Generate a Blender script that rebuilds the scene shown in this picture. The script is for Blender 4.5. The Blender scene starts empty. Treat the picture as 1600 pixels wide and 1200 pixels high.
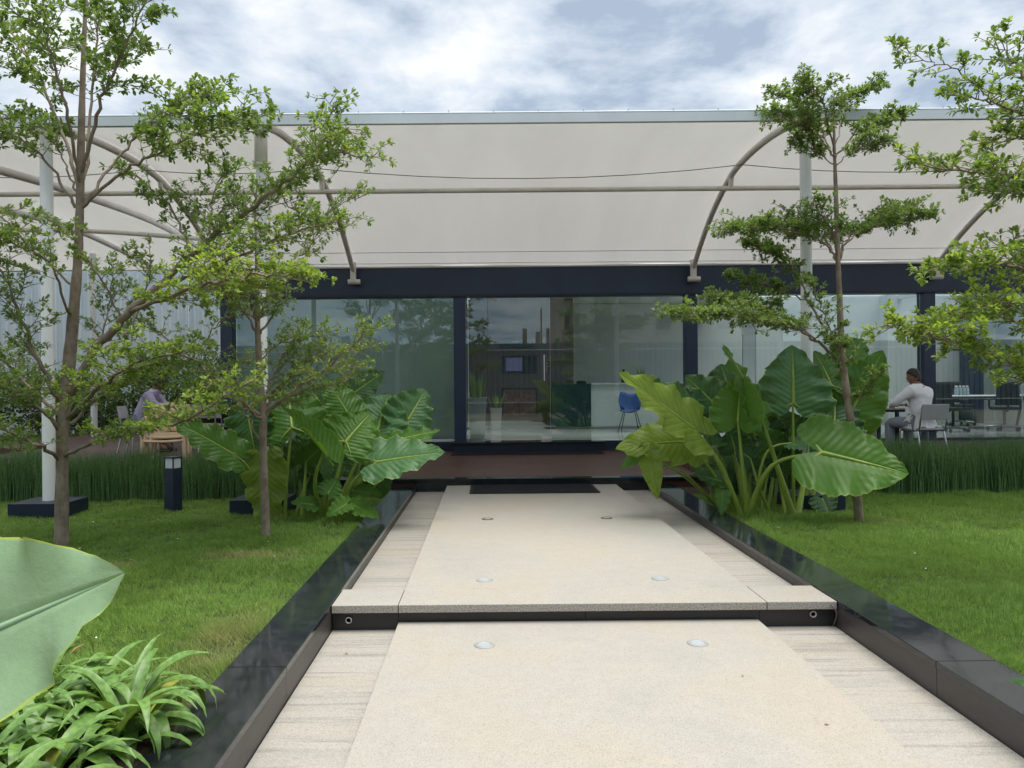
import bpy, bmesh, math, random
import numpy as np
from mathutils import Vector, Matrix, noise
random.seed(7); rng = np.random.default_rng(7)
R = math.radians
sc = bpy.context.scene
COL = sc.collection

# ------------------------------------------------------------------ camera
ROLL = 0.0085; F = 1200.0; CX = 763.0; CY = 600.0; CAMZ = 1.5
cam = bpy.data.cameras.new('camera'); co = bpy.data.objects.new('camera', cam); COL.objects.link(co)
cam.sensor_width = 36; cam.lens = 27.0; cam.shift_x = (800 - CX) / 1600; cam.clip_start = 0.05; cam.clip_end = 3000
co.matrix_world = Matrix.Translation((0, 0, CAMZ)) @ Matrix.Rotation(R(90), 4, 'X') @ Matrix.Rotation(-ROLL, 4, 'Z')
sc.camera = co

# ------------------------------------------------------------------ light
SUN = Vector((0.16, -0.04, 0.98)).normalized()
sun = bpy.data.lights.new('sun', 'SUN'); so = bpy.data.objects.new('sun', sun); COL.objects.link(so)
sun.energy = 2.5; sun.angle = R(50); sun.color = (1.0, 0.96, 0.88)
so.rotation_mode = 'QUATERNION'; so.rotation_quaternion = SUN.to_track_quat('Z', 'Y'); so.location = (8, 10, 30)
world = bpy.data.worlds.new('World'); sc.world = world; world.use_nodes = True
def build_world():
    nt = world.node_tree; N = nt.nodes; L = nt.links; N.clear()
    out = N.new('ShaderNodeOutputWorld'); bg = N.new('ShaderNodeBackground'); bg.inputs[1].default_value = 0.078
    sky = N.new('ShaderNodeTexSky'); sky.sky_type = 'NISHITA'; sky.sun_disc = False
    sky.sun_elevation = math.asin(SUN.z); sky.sun_rotation = math.atan2(SUN.x, SUN.y)
    tc = N.new('ShaderNodeTexCoord'); sep = N.new('ShaderNodeSeparateXYZ'); L.new(tc.outputs['Generated'], sep.inputs[0])
    mx = N.new('ShaderNodeMath'); mx.operation = 'MAXIMUM'; mx.inputs[1].default_value = 0.0; L.new(sep.outputs[2], mx.inputs[0])
    ad = N.new('ShaderNodeMath'); ad.operation = 'ADD'; ad.inputs[1].default_value = 0.16; L.new(mx.outputs[0], ad.inputs[0])
    comb = N.new('ShaderNodeCombineXYZ')
    for i in range(2):
        dv = N.new('ShaderNodeMath'); dv.operation = 'DIVIDE'; L.new(sep.outputs[i], dv.inputs[0]); L.new(ad.outputs[0], dv.inputs[1]); L.new(dv.outputs[0], comb.inputs[i])
    def noise_(scale, detail, rough, dist, loc):
        mp = N.new('ShaderNodeMapping'); mp.inputs[1].default_value = loc; L.new(comb.outputs[0], mp.inputs[0])
        n = N.new('ShaderNodeTexNoise'); n.inputs['Scale'].default_value = scale; n.inputs['Detail'].default_value = detail
        n.inputs['Roughness'].default_value = rough; n.inputs['Distortion'].default_value = dist; L.new(mp.outputs[0], n.inputs['Vector']); return n
    n1 = noise_(2.6, 10, 0.58, 0.12, (5.3, 2.4, 0)); n2 = noise_(1.1, 4, 0.5, 0.0, (1.2, 8.0, 0))
    r1 = N.new('ShaderNodeValToRGB'); e = r1.color_ramp.elements
    e[0].position = 0.40; e[0].color = (2.7, 3.3, 4.15, 1); e[1].position = 0.64; e[1].color = (6.2, 6.35, 6.5, 1)
    m = e.new(0.51); m.color = (4.3, 4.85, 5.5, 1)
    mixn = N.new('ShaderNodeMath'); mixn.operation = 'MULTIPLY_ADD'; mixn.inputs[1].default_value = 0.35; L.new(n2.outputs[0], mixn.inputs[0])
    sc1 = N.new('ShaderNodeMath'); sc1.operation = 'MULTIPLY_ADD'; sc1.inputs[1].default_value = 1.0; sc1.inputs[2].default_value = -0.17; L.new(n1.outputs[0], sc1.inputs[0]); L.new(sc1.outputs[0], mixn.inputs[2])
    L.new(mixn.outputs[0], r1.inputs[0])
    mix = N.new('ShaderNodeMix'); mix.data_type = 'RGBA'; mix.inputs[0].default_value = 0.96
    L.new(sky.outputs[0], mix.inputs[6]); L.new(r1.outputs[0], mix.inputs[7])
    L.new(mix.outputs[2], bg.inputs[0]); L.new(bg.outputs[0], out.inputs[0])
build_world()
sc.view_settings.view_transform = 'Standard'; sc.view_settings.look = 'None'; sc.view_settings.gamma = 1
sc.view_settings.use_curve_mapping = False; sc.view_settings.exposure = 1.08
sc.render.engine = 'CYCLES'
try:
    cy = sc.cycles; cy.use_denoising = True; cy.max_bounces = 10; cy.transparent_max_bounces = 24
    cy.diffuse_bounces = 4; cy.glossy_bounces = 4; cy.transmission_bounces = 6; cy.caustics_reflective = False; cy.caustics_refractive = False
except Exception: pass

def P(px, py, d):
    u = px - CX; v = CY - py; c, s = math.cos(ROLL), math.sin(ROLL)
    u0 = u * c + v * s; v0 = -u * s + v * c
    return Vector((u0 * d / F, d, CAMZ + v0 * d / F))

# ------------------------------------------------------------------ materials
MATS = {}
def srgb(r, g, b):
    f = lambda c: ((c / 255 + 0.055) / 1.055) ** 2.4 if c > 10 else c / 255 / 12.92
    return (f(r), f(g), f(b))
class NT:
    def __init__(s, name):
        s.m = bpy.data.materials.new(name); s.m.use_nodes = True; s.n = s.m.node_tree.nodes; s.l = s.m.node_tree.links
        s.b = s.n['Principled BSDF']; s.o = s.n['Material Output']; MATS[name] = s.m
    def node(s, t, **kw):
        n = s.n.new(t)
        for k, v in kw.items():
            if k.startswith('_'): setattr(n, k[1:], v)
            else: n.inputs[k.replace('__', ' ')].default_value = v
        return n
    def coord(s, scale=(1, 1, 1), out='Object', rot=(0, 0, 0)):
        tc = s.n.new('ShaderNodeTexCoord'); mp = s.n.new('ShaderNodeMapping'); mp.inputs['Scale'].default_value = scale; mp.inputs['Rotation'].default_value = rot
        s.l.new(tc.outputs[out], mp.inputs[0]); return mp.outputs[0]
    def wcoord(s, scale=(1, 1, 1)):
        g = s.n.new('ShaderNodeNewGeometry'); mp = s.n.new('ShaderNodeMapping'); mp.inputs['Scale'].default_value = scale
        s.l.new(g.outputs['Position'], mp.inputs[0]); return mp.outputs[0]
    def noise(s, vec, scale, detail=4, rough=0.5, dist=0):
        n = s.node('ShaderNodeTexNoise', Scale=scale, Detail=detail, Roughness=rough, Distortion=dist); s.l.new(vec, n.inputs['Vector']); return n.outputs[0]
    def ramp(s, fac, *stops):
        r = s.n.new('ShaderNodeValToRGB'); e = r.color_ramp.elements
        while len(e) < len(stops): e.new(0.5)
        for i, (p, c) in enumerate(stops):
            e[i].position = p; e[i].color = (c if len(c) == 4 else (*c, 1)) if not isinstance(c, (int, float)) else (c, c, c, 1)
        s.l.new(fac, r.inputs[0]); return r.outputs[0]
    def mix(s, f, a, b, blend='MIX'):
        m = s.n.new('ShaderNodeMix'); m.data_type = 'RGBA'; m.blend_type = blend
        for i, x in ((0, f), (6, a), (7, b)):
            if hasattr(x, 'node'): s.l.new(x, m.inputs[i])
            elif i == 0: m.inputs[0].default_value = x
            else: m.inputs[i].default_value = (*x[:3], 1)
        return m.outputs[2]
    def math(s, op, a, b=0.0, c=None):
        m = s.n.new('ShaderNodeMath'); m.operation = op
        for i, x in enumerate((a, b, c)):
            if x is None: continue
            if hasattr(x, 'node'): s.l.new(x, m.inputs[i])
            else: m.inputs[i].default_value = x
        return m.outputs[0]
    def bump(s, h, strength=0.3, dist=0.01):
        b = s.node('ShaderNodeBump', Strength=strength, Distance=dist); s.l.new(h, b.inputs['Height']); s.l.new(b.outputs[0], s.b.inputs['Normal']); return b
    def base(s, c):
        if hasattr(c, 'node'): s.l.new(c, s.b.inputs['Base Color'])
        else: s.b.inputs['Base Color'].default_value = (*c, 1)
    def set(s, **kw):
        for k, v in kw.items():
            i = s.b.inputs[k.replace('__', ' ')]
            if hasattr(v, 'node'): s.l.new(v, i)
            else: i.default_value = v
def paint(name, c, rough=0.45, var=0.12, scale=3, metallic=0, spec=0.5):
    t = NT(name); v = t.noise(t.wcoord(), scale, 6, 0.6)
    a = tuple(x * (1 - var) for x in c); b = tuple(min(1, x * (1 + var)) for x in c)
    t.base(t.ramp(v, (0.3, a), (0.7, b))); t.set(Roughness=rough, Metallic=metallic); t.b.inputs['Specular IOR Level'].default_value = spec
    return t.m
def leafy(name, c, c2, rough=0.42, trans=0.35, scale=1.2, spec=0.4, tcol=None, tip=None):
    t = NT(name); v = t.noise(t.wcoord(), scale, 3, 0.6); v2 = t.noise(t.wcoord(), 38, 2, 0.5)
    col = t.ramp(v, (0.35, c), (0.65, c2)); col = t.mix(0.55, col, t.ramp(v2, (0.3, tuple(x * 0.55 for x in c)), (0.7, tuple(x * 1.5 for x in c2))))
    t.base(col); t.set(Roughness=rough); t.b.inputs['Specular IOR Level'].default_value = spec
    tr = t.n.new('ShaderNodeBsdfTranslucent'); t.l.new(t.mix(0.5, col, tcol or (0.30, 0.42, 0.04)), tr.inputs[0])
    mx = t.n.new('ShaderNodeMixShader'); mx.inputs[0].default_value = trans
    t.l.new(t.b.outputs[0], mx.inputs[1]); t.l.new(tr.outputs[0], mx.inputs[2]); t.l.new(mx.outputs[0], t.o.inputs[0]); return t.m

def make_mats():
    # pale granite with fine speckle
    t = NT('pale_granite'); w = t.wcoord()
    big = t.noise(w, 0.9, 6, 0.62, 0.4); fine = t.noise(w, 190, 2, 0.7); mid = t.noise(w, 9, 5, 0.6)
    sp = t.node('ShaderNodeTexVoronoi', Scale=210.0); t.l.new(w, sp.inputs['Vector'])
    c = t.ramp(big, (0.38, (0.215, 0.212, 0.205)), (0.49, (0.315, 0.296, 0.26)), (0.60, (0.37, 0.265, 0.175)))
    c = t.mix(0.36, c, t.ramp(mid, (0.40, (0.235, 0.225, 0.20)), (0.7, (0.40, 0.38, 0.34))))
    c = t.mix(0.5, c, t.ramp(sp.outputs['Color'], (0.10, (0.09, 0.085, 0.08)), (0.28, (0.31, 0.295, 0.26)), (0.8, (0.46, 0.44, 0.395))))
    c = t.mix(0.4, c, t.ramp(fine, (0.35, (0.26, 0.245, 0.21)), (0.6, (0.47, 0.44, 0.39))))
    t.base(c); t.set(Roughness=0.62); t.bump(fine, 0.25, 0.002)
    # side strips: same stone, water-stained across
    t = NT('stained_granite'); w = t.wcoord(); st = t.noise(t.wcoord((0.55, 11, 1)), 1.6, 7, 0.68); st2 = t.noise(t.wcoord((0.35, 3.1, 1)), 1.0, 4, 0.6)
    fine = t.noise(w, 170, 2, 0.7); sp = t.node('ShaderNodeTexVoronoi', Scale=210.0); t.l.new(w, sp.inputs['Vector'])
    c = t.ramp(st2, (0.36, (0.29, 0.276, 0.25)), (0.50, (0.35, 0.33, 0.29)), (0.70, (0.33, 0.285, 0.22)))
    c = t.mix(t.ramp(st, (0.36, 0.9), (0.49, 0.0)), c, (0.155, 0.145, 0.135))
    c = t.mix(0.4, c, t.ramp(sp.outputs['Color'], (0.1, (0.19, 0.178, 0.16)), (0.7, (0.46, 0.435, 0.395))))
    wv = t.node('ShaderNodeTexWave', Scale=9.0, Distortion=1.6, Detail=3.0, **{'_bands_direction': 'Y'}); t.l.new(w, wv.inputs[0])
    t.base(c); t.set(Roughness=0.6); t.bump(t.math('ADD', t.math('MULTIPLY', wv.outputs[1], 0.5), fine), 0.28, 0.004)
    t = NT('stone_rough_edge'); w = t.wcoord(); f = t.noise(w, 120, 3, 0.8); t.base(t.ramp(f, (0.35, (0.13, 0.125, 0.11)), (0.65, (0.50, 0.48, 0.43)))); t.set(Roughness=0.85); t.bump(f, 0.6, 0.004)
    # polished black granite
    t = NT('black_granite'); w = t.wcoord(); n = t.noise(w, 1.5, 8, 0.65, 0.6); d = t.noise(w, 7, 8, 0.7)
    t.base(t.mix(t.ramp(d, (0.45, 0.0), (0.9, 0.35)), t.ramp(n, (0.3, (0.012, 0.015, 0.018)), (0.7, (0.020, 0.024, 0.028))), (0.075, 0.08, 0.085)))
    t.set(Roughness=t.ramp(d, (0.4, 0.05), (0.85, 0.16))); t.b.inputs['Specular IOR Level'].default_value = 0.5
    t = NT('dark_riser'); w = t.wcoord((1, 1, 3)); n = t.noise(w, 2.2, 8, 0.7, 0.5); t.base(t.ramp(n, (0.3, (0.012, 0.012, 0.016)), (0.6, (0.022, 0.021, 0.024)), (0.8, (0.06, 0.055, 0.052)))); t.set(Roughness=0.38)
    t = NT('kerb_side'); w = t.wcoord((1, 1, 5)); n = t.noise(w, 1.6, 8, 0.7, 0.5); t.base(t.ramp(n, (0.25, (0.030, 0.027, 0.026)), (0.6, (0.060, 0.053, 0.05)), (0.8, (0.11, 0.10, 0.092)))); t.set(Roughness=0.42)
    # building
    paint('navy_paint', (0.017, 0.034, 0.078), 0.38, 0.18, 1.2); paint('navy_dark', (0.009, 0.018, 0.04), 0.4)
    paint('white_wall', (0.66, 0.68, 0.67), 0.7, 0.05, 0.6); paint('ceiling_white', (0.74, 0.74, 0.72), 0.8, 0.04)
    paint('interior_floor', (0.30, 0.32, 0.31), 0.16, 0.12, 1.1); paint('teal_panel', (0.012, 0.045, 0.052), 0.3); paint('counter_white', (0.62, 0.66, 0.65), 0.4, 0.05)
    paint('taupe_wall', (0.15, 0.125, 0.11), 0.7, 0.08); 
    t = NT('white_film'); t.base((0.62, 0.68, 0.65)); t.set(Roughness=0.8); tr = t.n.new('ShaderNodeBsdfTranslucent'); tr.inputs[0].default_value = (0.72, 0.80, 0.77, 1); ms = t.n.new('ShaderNodeMixShader'); ms.inputs[0].default_value = 0.5
    t.l.new(t.b.outputs[0], ms.inputs[1]); t.l.new(tr.outputs[0], ms.inputs[2]); t.l.new(ms.outputs[0], t.o.inputs[0])
    t = NT('added_skylight_glass'); tr = t.n.new('ShaderNodeBsdfTransparent'); tr.inputs[0].default_value = (0.95, 0.975, 0.97, 1); gl = t.n.new('ShaderNodeBsdfGlossy'); gl.inputs['Roughness'].default_value = 0.05; ms = t.n.new('ShaderNodeMixShader'); ms.inputs[0].default_value = 0.06  # clear glass for the skylights added to brighten the rooms
    t.l.new(tr.outputs[0], ms.inputs[1]); t.l.new(gl.outputs[0], ms.inputs[2]); t.l.new(ms.outputs[0], t.o.inputs[0])
    t = NT('red_print'); n = t.noise(t.coord(out='Generated'), 5, 5, 0.6, 1); t.base(t.ramp(n, (0.3, (0.10, 0.035, 0.025)), (0.5, (0.24, 0.10, 0.055)), (0.7, (0.30, 0.20, 0.13)))); t.set(Roughness=0.4)
    t = NT('lit_screen'); v = t.node('ShaderNodeTexBrick', Scale=2.2, Mortar__Size=0.05); t.l.new(t.coord(out='Generated'), v.inputs[0])
    v.inputs['Color1'].default_value = (0.05, 0.30, 0.8, 1); v.inputs['Color2'].default_value = (0.5, 0.8, 1, 1); v.inputs['Mortar'].default_value = (0.01, 0.01, 0.02, 1)
    t.base((0.01, 0.01, 0.01)); t.l.new(v.outputs[0], t.b.inputs['Emission Color']); t.b.inputs['Emission Strength'].default_value = 2.6
    t = NT('glass'); nt = t
    tr = nt.n.new('ShaderNodeBsdfTransparent'); tr.inputs[0].default_value = (0.86, 0.90, 0.895, 1)
    gl = nt.n.new('ShaderNodeBsdfGlossy'); gl.inputs['Roughness'].default_value = 0.004; gl.inputs[0].default_value = (0.82, 0.95, 0.98, 1)
    lw = nt.n.new('ShaderNodeFresnel'); lw.inputs[0].default_value = 1.55
    fa = nt.math('MULTIPLY_ADD', lw.outputs[0], 0.95, 0.040); ms = nt.n.new('ShaderNodeMixShader'); nt.l.new(fa, ms.inputs[0]); nt.l.new(tr.outputs[0], ms.inputs[1]); nt.l.new(gl.outputs[0], ms.inputs[2]); nt.l.new(ms.outputs[0], nt.o.inputs[0])
    paint('steel', (0.55, 0.56, 0.57), 0.28, 0.05, 5, 1.0); paint('chrome', (0.62, 0.63, 0.64), 0.22, 0.05, 5, 1.0)
    # deck
    t = NT('brown_deck'); w = t.wcoord(); g = t.noise(t.wcoord((1.2, 22, 1)), 2, 6, 0.6); n = t.noise(w, 1.4, 5, 0.6)
    t.base(t.mix(0.5, t.ramp(g, (0.3, (0.095, 0.040, 0.030)), (0.7, (0.17, 0.08, 0.058))), t.ramp(n, (0.3, (0.08, 0.042, 0.033)), (0.7, (0.17, 0.10, 0.075))))); t.set(Roughness=0.42); t.b.inputs['Specular IOR Level'].default_value = 0.3; t.bump(g, 0.15, 0.003)
    # canopy
    t = NT('membrane'); w = t.wcoord(); n = t.math('ADD', t.math('MULTIPLY', t.noise(t.wcoord((0.45, 0.0, 0.0)), 1.0, 1, 0.4), 0.55), t.math('MULTIPLY', t.noise(t.wcoord((2.4, 0.35, 0.35)), 1.1, 6, 0.65), 0.5)); c = t.ramp(n, (0.25, (0.62, 0.62, 0.615)), (0.75, (0.74, 0.74, 0.73)))
    t.base(c); t.set(Roughness=0.65); tr = t.n.new('ShaderNodeBsdfTranslucent'); t.l.new(t.mix(0.4, c, (0.85, 0.84, 0.82)), tr.inputs[0]); ms = t.n.new('ShaderNodeMixShader'); ms.inputs[0].default_value = 0.56
    t.l.new(t.b.outputs[0], ms.inputs[1]); t.l.new(tr.outputs[0], ms.inputs[2]); t.l.new(ms.outputs[0], t.o.inputs[0])
    paint('fascia_metal', (0.60, 0.67, 0.72), 0.5, 0.08, 2); paint('tube_grey', (0.72, 0.70, 0.67), 0.5, 0.10, 3); paint('white_column', (0.84, 0.86, 0.88), 0.35, 0.05, 2)
    paint('cable_dark', (0.12, 0.12, 0.11), 0.5)
    t = NT('fence_sheet'); w = t.wcoord((1, 1, 0.25)); n = t.noise(w, 1.4, 6, 0.6); t.base(t.ramp(n, (0.3, (0.42, 0.49, 0.54)), (0.7, (0.52, 0.59, 0.63)))); t.set(Roughness=0.4)
    paint('fence_dark', (0.15, 0.18, 0.20), 0.6, 0.15)
    paint('beige_block', (0.50, 0.46, 0.38), 0.85, 0.12, 0.7); paint('window_dark', (0.03, 0.035, 0.04), 0.2); paint('raw_concrete', (0.36, 0.30, 0.20), 0.9, 0.2)
    # soil / lawn base
    t = NT('soil'); n = t.noise(t.wcoord(), 14, 8, 0.7); t.base(t.ramp(n, (0.3, (0.030, 0.020, 0.013)), (0.7, (0.085, 0.06, 0.042)))); t.set(Roughness=0.95); t.bump(n, 0.7, 0.03)
    t = NT('lawn_soil'); n = t.noise(t.wcoord(), 3, 8, 0.7); t.base(t.ramp(n, (0.3, (0.018, 0.032, 0.008)), (0.7, (0.045, 0.07, 0.018)))); t.set(Roughness=0.95); t.bump(n, 0.5, 0.03)
    t = NT('ground_dirt'); n = t.noise(t.wcoord(), 0.6, 8, 0.7); t.base(t.ramp(n, (0.3, (0.11, 0.085, 0.06)), (0.7, (0.20, 0.165, 0.12)))); t.set(Roughness=0.95)
    # grass blades with dry patches that lie where the photo has them
    t = NT('grass_blades'); w = t.wcoord(); n = t.noise(w, 0.8, 4, 0.6); f = t.noise(w, 26, 3, 0.6)
    c = t.mix(0.5, t.ramp(n, (0.3, (0.165, 0.31, 0.055)), (0.7, (0.27, 0.43, 0.085))), t.ramp(f, (0.32, (0.08, 0.18, 0.03)), (0.68, (0.38, 0.52, 0.13))))  # fine tone contrast also paints the shade between tufts
    pm = None
    gpos = t.n.new('ShaderNodeNewGeometry').outputs['Position']
    for (x, y, sx, sy) in ((-2.0, 6.35, 1.5, 3.6), (-2.95, 6.0, 2.6, 4.0), (-1.42, 4.15, 2.6, 1.0), (3.85, 7.55, 2.6, 4.4), (-3.5, 4.5, 3, 3)):
        v = t.n.new('ShaderNodeVectorMath'); v.operation = 'SUBTRACT'; t.l.new(gpos, v.inputs[0]); v.inputs[1].default_value = (x, y, 0.1)
        v2 = t.n.new('ShaderNodeVectorMath'); v2.operation = 'MULTIPLY'; t.l.new(v.outputs[0], v2.inputs[0]); v2.inputs[1].default_value = (sx, sy, 0.5)
        ln = t.n.new('ShaderNodeVectorMath'); ln.operation = 'LENGTH'; t.l.new(v2.outputs[0], ln.inputs[0])
        k = t.math('SUBTRACT', 1.15, ln.outputs['Value']); pm = k if pm is None else t.math('MAXIMUM', pm, k)
    pmn = t.math('MULTIPLY_ADD', t.noise(w, 5, 5, 0.7), 1.6, -0.95); pm = t.math('ADD', pm, pmn)
    c = t.mix(t.ramp(pm, (0.15, 0.0), (0.9, 0.55)), c, (0.48, 0.40, 0.20))
    t.base(c); t.set(Roughness=0.5); t.b.inputs['Specular IOR Level'].default_value = 0.25
    tr = t.n.new('ShaderNodeBsdfTranslucent'); t.l.new(c, tr.inputs[0]); ms = t.n.new('ShaderNodeMixShader'); ms.inputs[0].default_value = 0.35
    t.l.new(t.b.outputs[0], ms.inputs[1]); t.l.new(tr.outputs[0], ms.inputs[2]); t.l.new(ms.outputs[0], t.o.inputs[0])
    leafy('reed_green', (0.09, 0.19, 0.07), (0.17, 0.30, 0.11), 0.5, 0.25, 2.0, 0.3, (0.08, 0.16, 0.03))
    leafy('tree_leaf', (0.11, 0.19, 0.06), (0.20, 0.29, 0.08), 0.38, 0.42, 1.3, 0.45, (0.30, 0.46, 0.04))
    leafy('tree_leaf_lit_tip', (0.20, 0.30, 0.05), (0.32, 0.42, 0.08), 0.4, 0.5, 2.0, 0.4, (0.5, 0.65, 0.05))  # yellow-green tips; also paints sunlit sprays brighter in the leaf colour
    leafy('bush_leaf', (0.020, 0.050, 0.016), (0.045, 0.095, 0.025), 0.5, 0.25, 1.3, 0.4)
    leafy('strap_leaf', (0.09, 0.20, 0.04), (0.16, 0.29, 0.065), 0.42, 0.22, 4.0, 0.6)
    leafy('strap_leaf_yellow', (0.30, 0.34, 0.05), (0.42, 0.42, 0.09), 0.4, 0.30, 4.0, 0.5, (0.6, 0.5, 0.1))
    leafy('dry_leaf', (0.30, 0.15, 0.06), (0.45, 0.28, 0.14), 0.6, 0.2, 4.0, 0.3, (0.5, 0.25, 0.1))
    # elephant-ear blades: veins from UV
    def ear(name, c, vein, trans, rough, edge=(0.30, 0.42, 0.08), vw=0.5, tc=(0.28, 0.42, 0.03), nv=11.0):
        t = NT(name); uv = t.n.new('ShaderNodeTexCoord').outputs['UV']; sp = t.n.new('ShaderNodeSeparateXYZ'); t.l.new(uv, sp.inputs[0])
        s_ = t.math('ABSOLUTE', t.math('MULTIPLY_ADD', sp.outputs[0], 2.0, -1.0)); tt = sp.outputs[1]
        ph = t.math('MULTIPLY', t.math('SUBTRACT', tt, t.math('MULTIPLY', s_, 0.26)), nv)
        fr = t.math('ABSOLUTE', t.math('SUBTRACT', t.math('FRACT', ph), 0.5))
        v1 = t.ramp(fr, (0.42, 0.0), (0.48, 1.0)); mid = t.ramp(s_, (0.02, 1.0), (0.06, 0.0))
        n = t.noise(t.wcoord(), 6, 5, 0.6); fine = t.noise(t.wcoord(), 60, 4, 0.6)
        col = t.mix(n, tuple(x * 0.72 for x in c), tuple(x * 1.3 for x in c)); col = t.mix(t.math('MULTIPLY', v1, 0.42 * vw), col, vein); col = t.mix(t.math('MULTIPLY', mid, 0.8), col, vein)
        col = t.mix(t.ramp(s_, (0.955, 0.0), (0.985, 0.75)), col, edge)
        t.base(col); t.set(Roughness=rough); t.b.inputs['Specular IOR Level'].default_value = 0.36; t.bump(t.math('ADD', t.math('MULTIPLY', fr, -1.2 if nv > 8 else -0.12), t.math('MULTIPLY', fine, 0.25)), 0.55, 0.012)
        tr = t.n.new('ShaderNodeBsdfTranslucent'); t.l.new(t.mix(0.55, col, tc), tr.inputs[0]); ms = t.n.new('ShaderNodeMixShader'); ms.inputs[0].default_value = trans
        t.l.new(t.b.outputs[0], ms.inputs[1]); t.l.new(tr.outputs[0], ms.inputs[2]); t.l.new(ms.outputs[0], t.o.inputs[0])
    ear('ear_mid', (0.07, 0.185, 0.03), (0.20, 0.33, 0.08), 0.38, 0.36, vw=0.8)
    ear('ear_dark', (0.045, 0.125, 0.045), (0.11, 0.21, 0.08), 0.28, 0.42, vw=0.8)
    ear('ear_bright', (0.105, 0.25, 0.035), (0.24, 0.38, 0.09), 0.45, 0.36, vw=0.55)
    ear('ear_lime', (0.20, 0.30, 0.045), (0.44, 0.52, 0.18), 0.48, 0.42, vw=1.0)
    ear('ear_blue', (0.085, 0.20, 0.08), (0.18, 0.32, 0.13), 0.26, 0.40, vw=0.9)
    ear('ear_sheen', (0.30, 0.46, 0.28), (0.34, 0.50, 0.29), 0.36, 0.26, (0.55, 0.66, 0.08), 0.18, nv=6.0)  # sky sheen on the close leaf put into its paler base colour
    paint('pale_rib', (0.30, 0.46, 0.28), 0.4); t = NT('petiole'); n = t.noise(t.wcoord((1, 1, 0.3)), 9, 4, 0.6); t.base(t.ramp(n, (0.3, (0.15, 0.24, 0.035)), (0.7, (0.27, 0.37, 0.06)))); t.set(Roughness=0.35); t.b.inputs['Subsurface Weight'].default_value = 0.1
    t = NT('bark'); w = t.wcoord((1, 1, 0.35)); n = t.noise(w, 30, 7, 0.7); n2 = t.noise(t.wcoord(), 7, 4, 0.6)
    t.base(t.mix(0.45, t.ramp(n, (0.3, (0.11, 0.08, 0.058)), (0.7, (0.30, 0.24, 0.18))), t.ramp(n2, (0.35, (0.13, 0.09, 0.065)), (0.68, (0.40, 0.35, 0.28))))); t.set(Roughness=0.9); t.bump(n, 0.7, 0.006)
    # furniture, people
    paint('beige_plastic', (0.80, 0.60, 0.40), 0.4, 0.06); paint('black_plastic', (0.012, 0.013, 0.016), 0.45); paint('black_mesh', (0.018, 0.02, 0.024), 0.8)
    paint('grey_vinyl', (0.42, 0.42, 0.43), 0.5); paint('blue_fabric', (0.006, 0.05, 0.20), 0.7); paint('table_top', (0.74, 0.72, 0.66), 0.5); paint('rubber_mat', (0.016, 0.015, 0.018), 0.85, 0.3, 40)
    paint('planter_white', (0.82, 0.84, 0.80), 0.35, 0.05); paint('planter_grey', (0.30, 0.30, 0.29), 0.5); paint('paper_white', (0.75, 0.75, 0.74), 0.6)
    paint('lamp_lens', (0.62, 0.67, 0.72), 0.35, 0.03); paint('ground_lens', (0.33, 0.37, 0.40), 0.5, 0.06); paint('ring_metal', (0.34, 0.35, 0.35), 0.55, 0.08, 20, 0.3); paint('ring_dark', (0.07, 0.065, 0.06), 0.5)
    paint('skin', (0.22, 0.105, 0.062), 0.5, 0.08, 20); paint('hair', (0.010, 0.008, 0.008), 0.5); paint('shoe_black', (0.02, 0.018, 0.018), 0.4)
    for nm, c in (('white_cloth', (0.84, 0.84, 0.88)), ('lavender_cloth', (0.46, 0.42, 0.62)), ('grey_trouser', (0.26, 0.30, 0.36)), ('maroon_bag', (0.10, 0.02, 0.022))):
        t = NT(nm); n = t.noise(t.wcoord(), 22, 3, 0.5, 1.2); t.base(c); t.set(Roughness=0.85); t.bump(n, 0.5, 0.02)
    t = NT('bottle_plastic'); t.base((0.6, 0.72, 0.8)); t.set(Roughness=0.15); t.b.inputs['Transmission Weight'].default_value = 0.5
make_mats()
M = MATS
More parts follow.
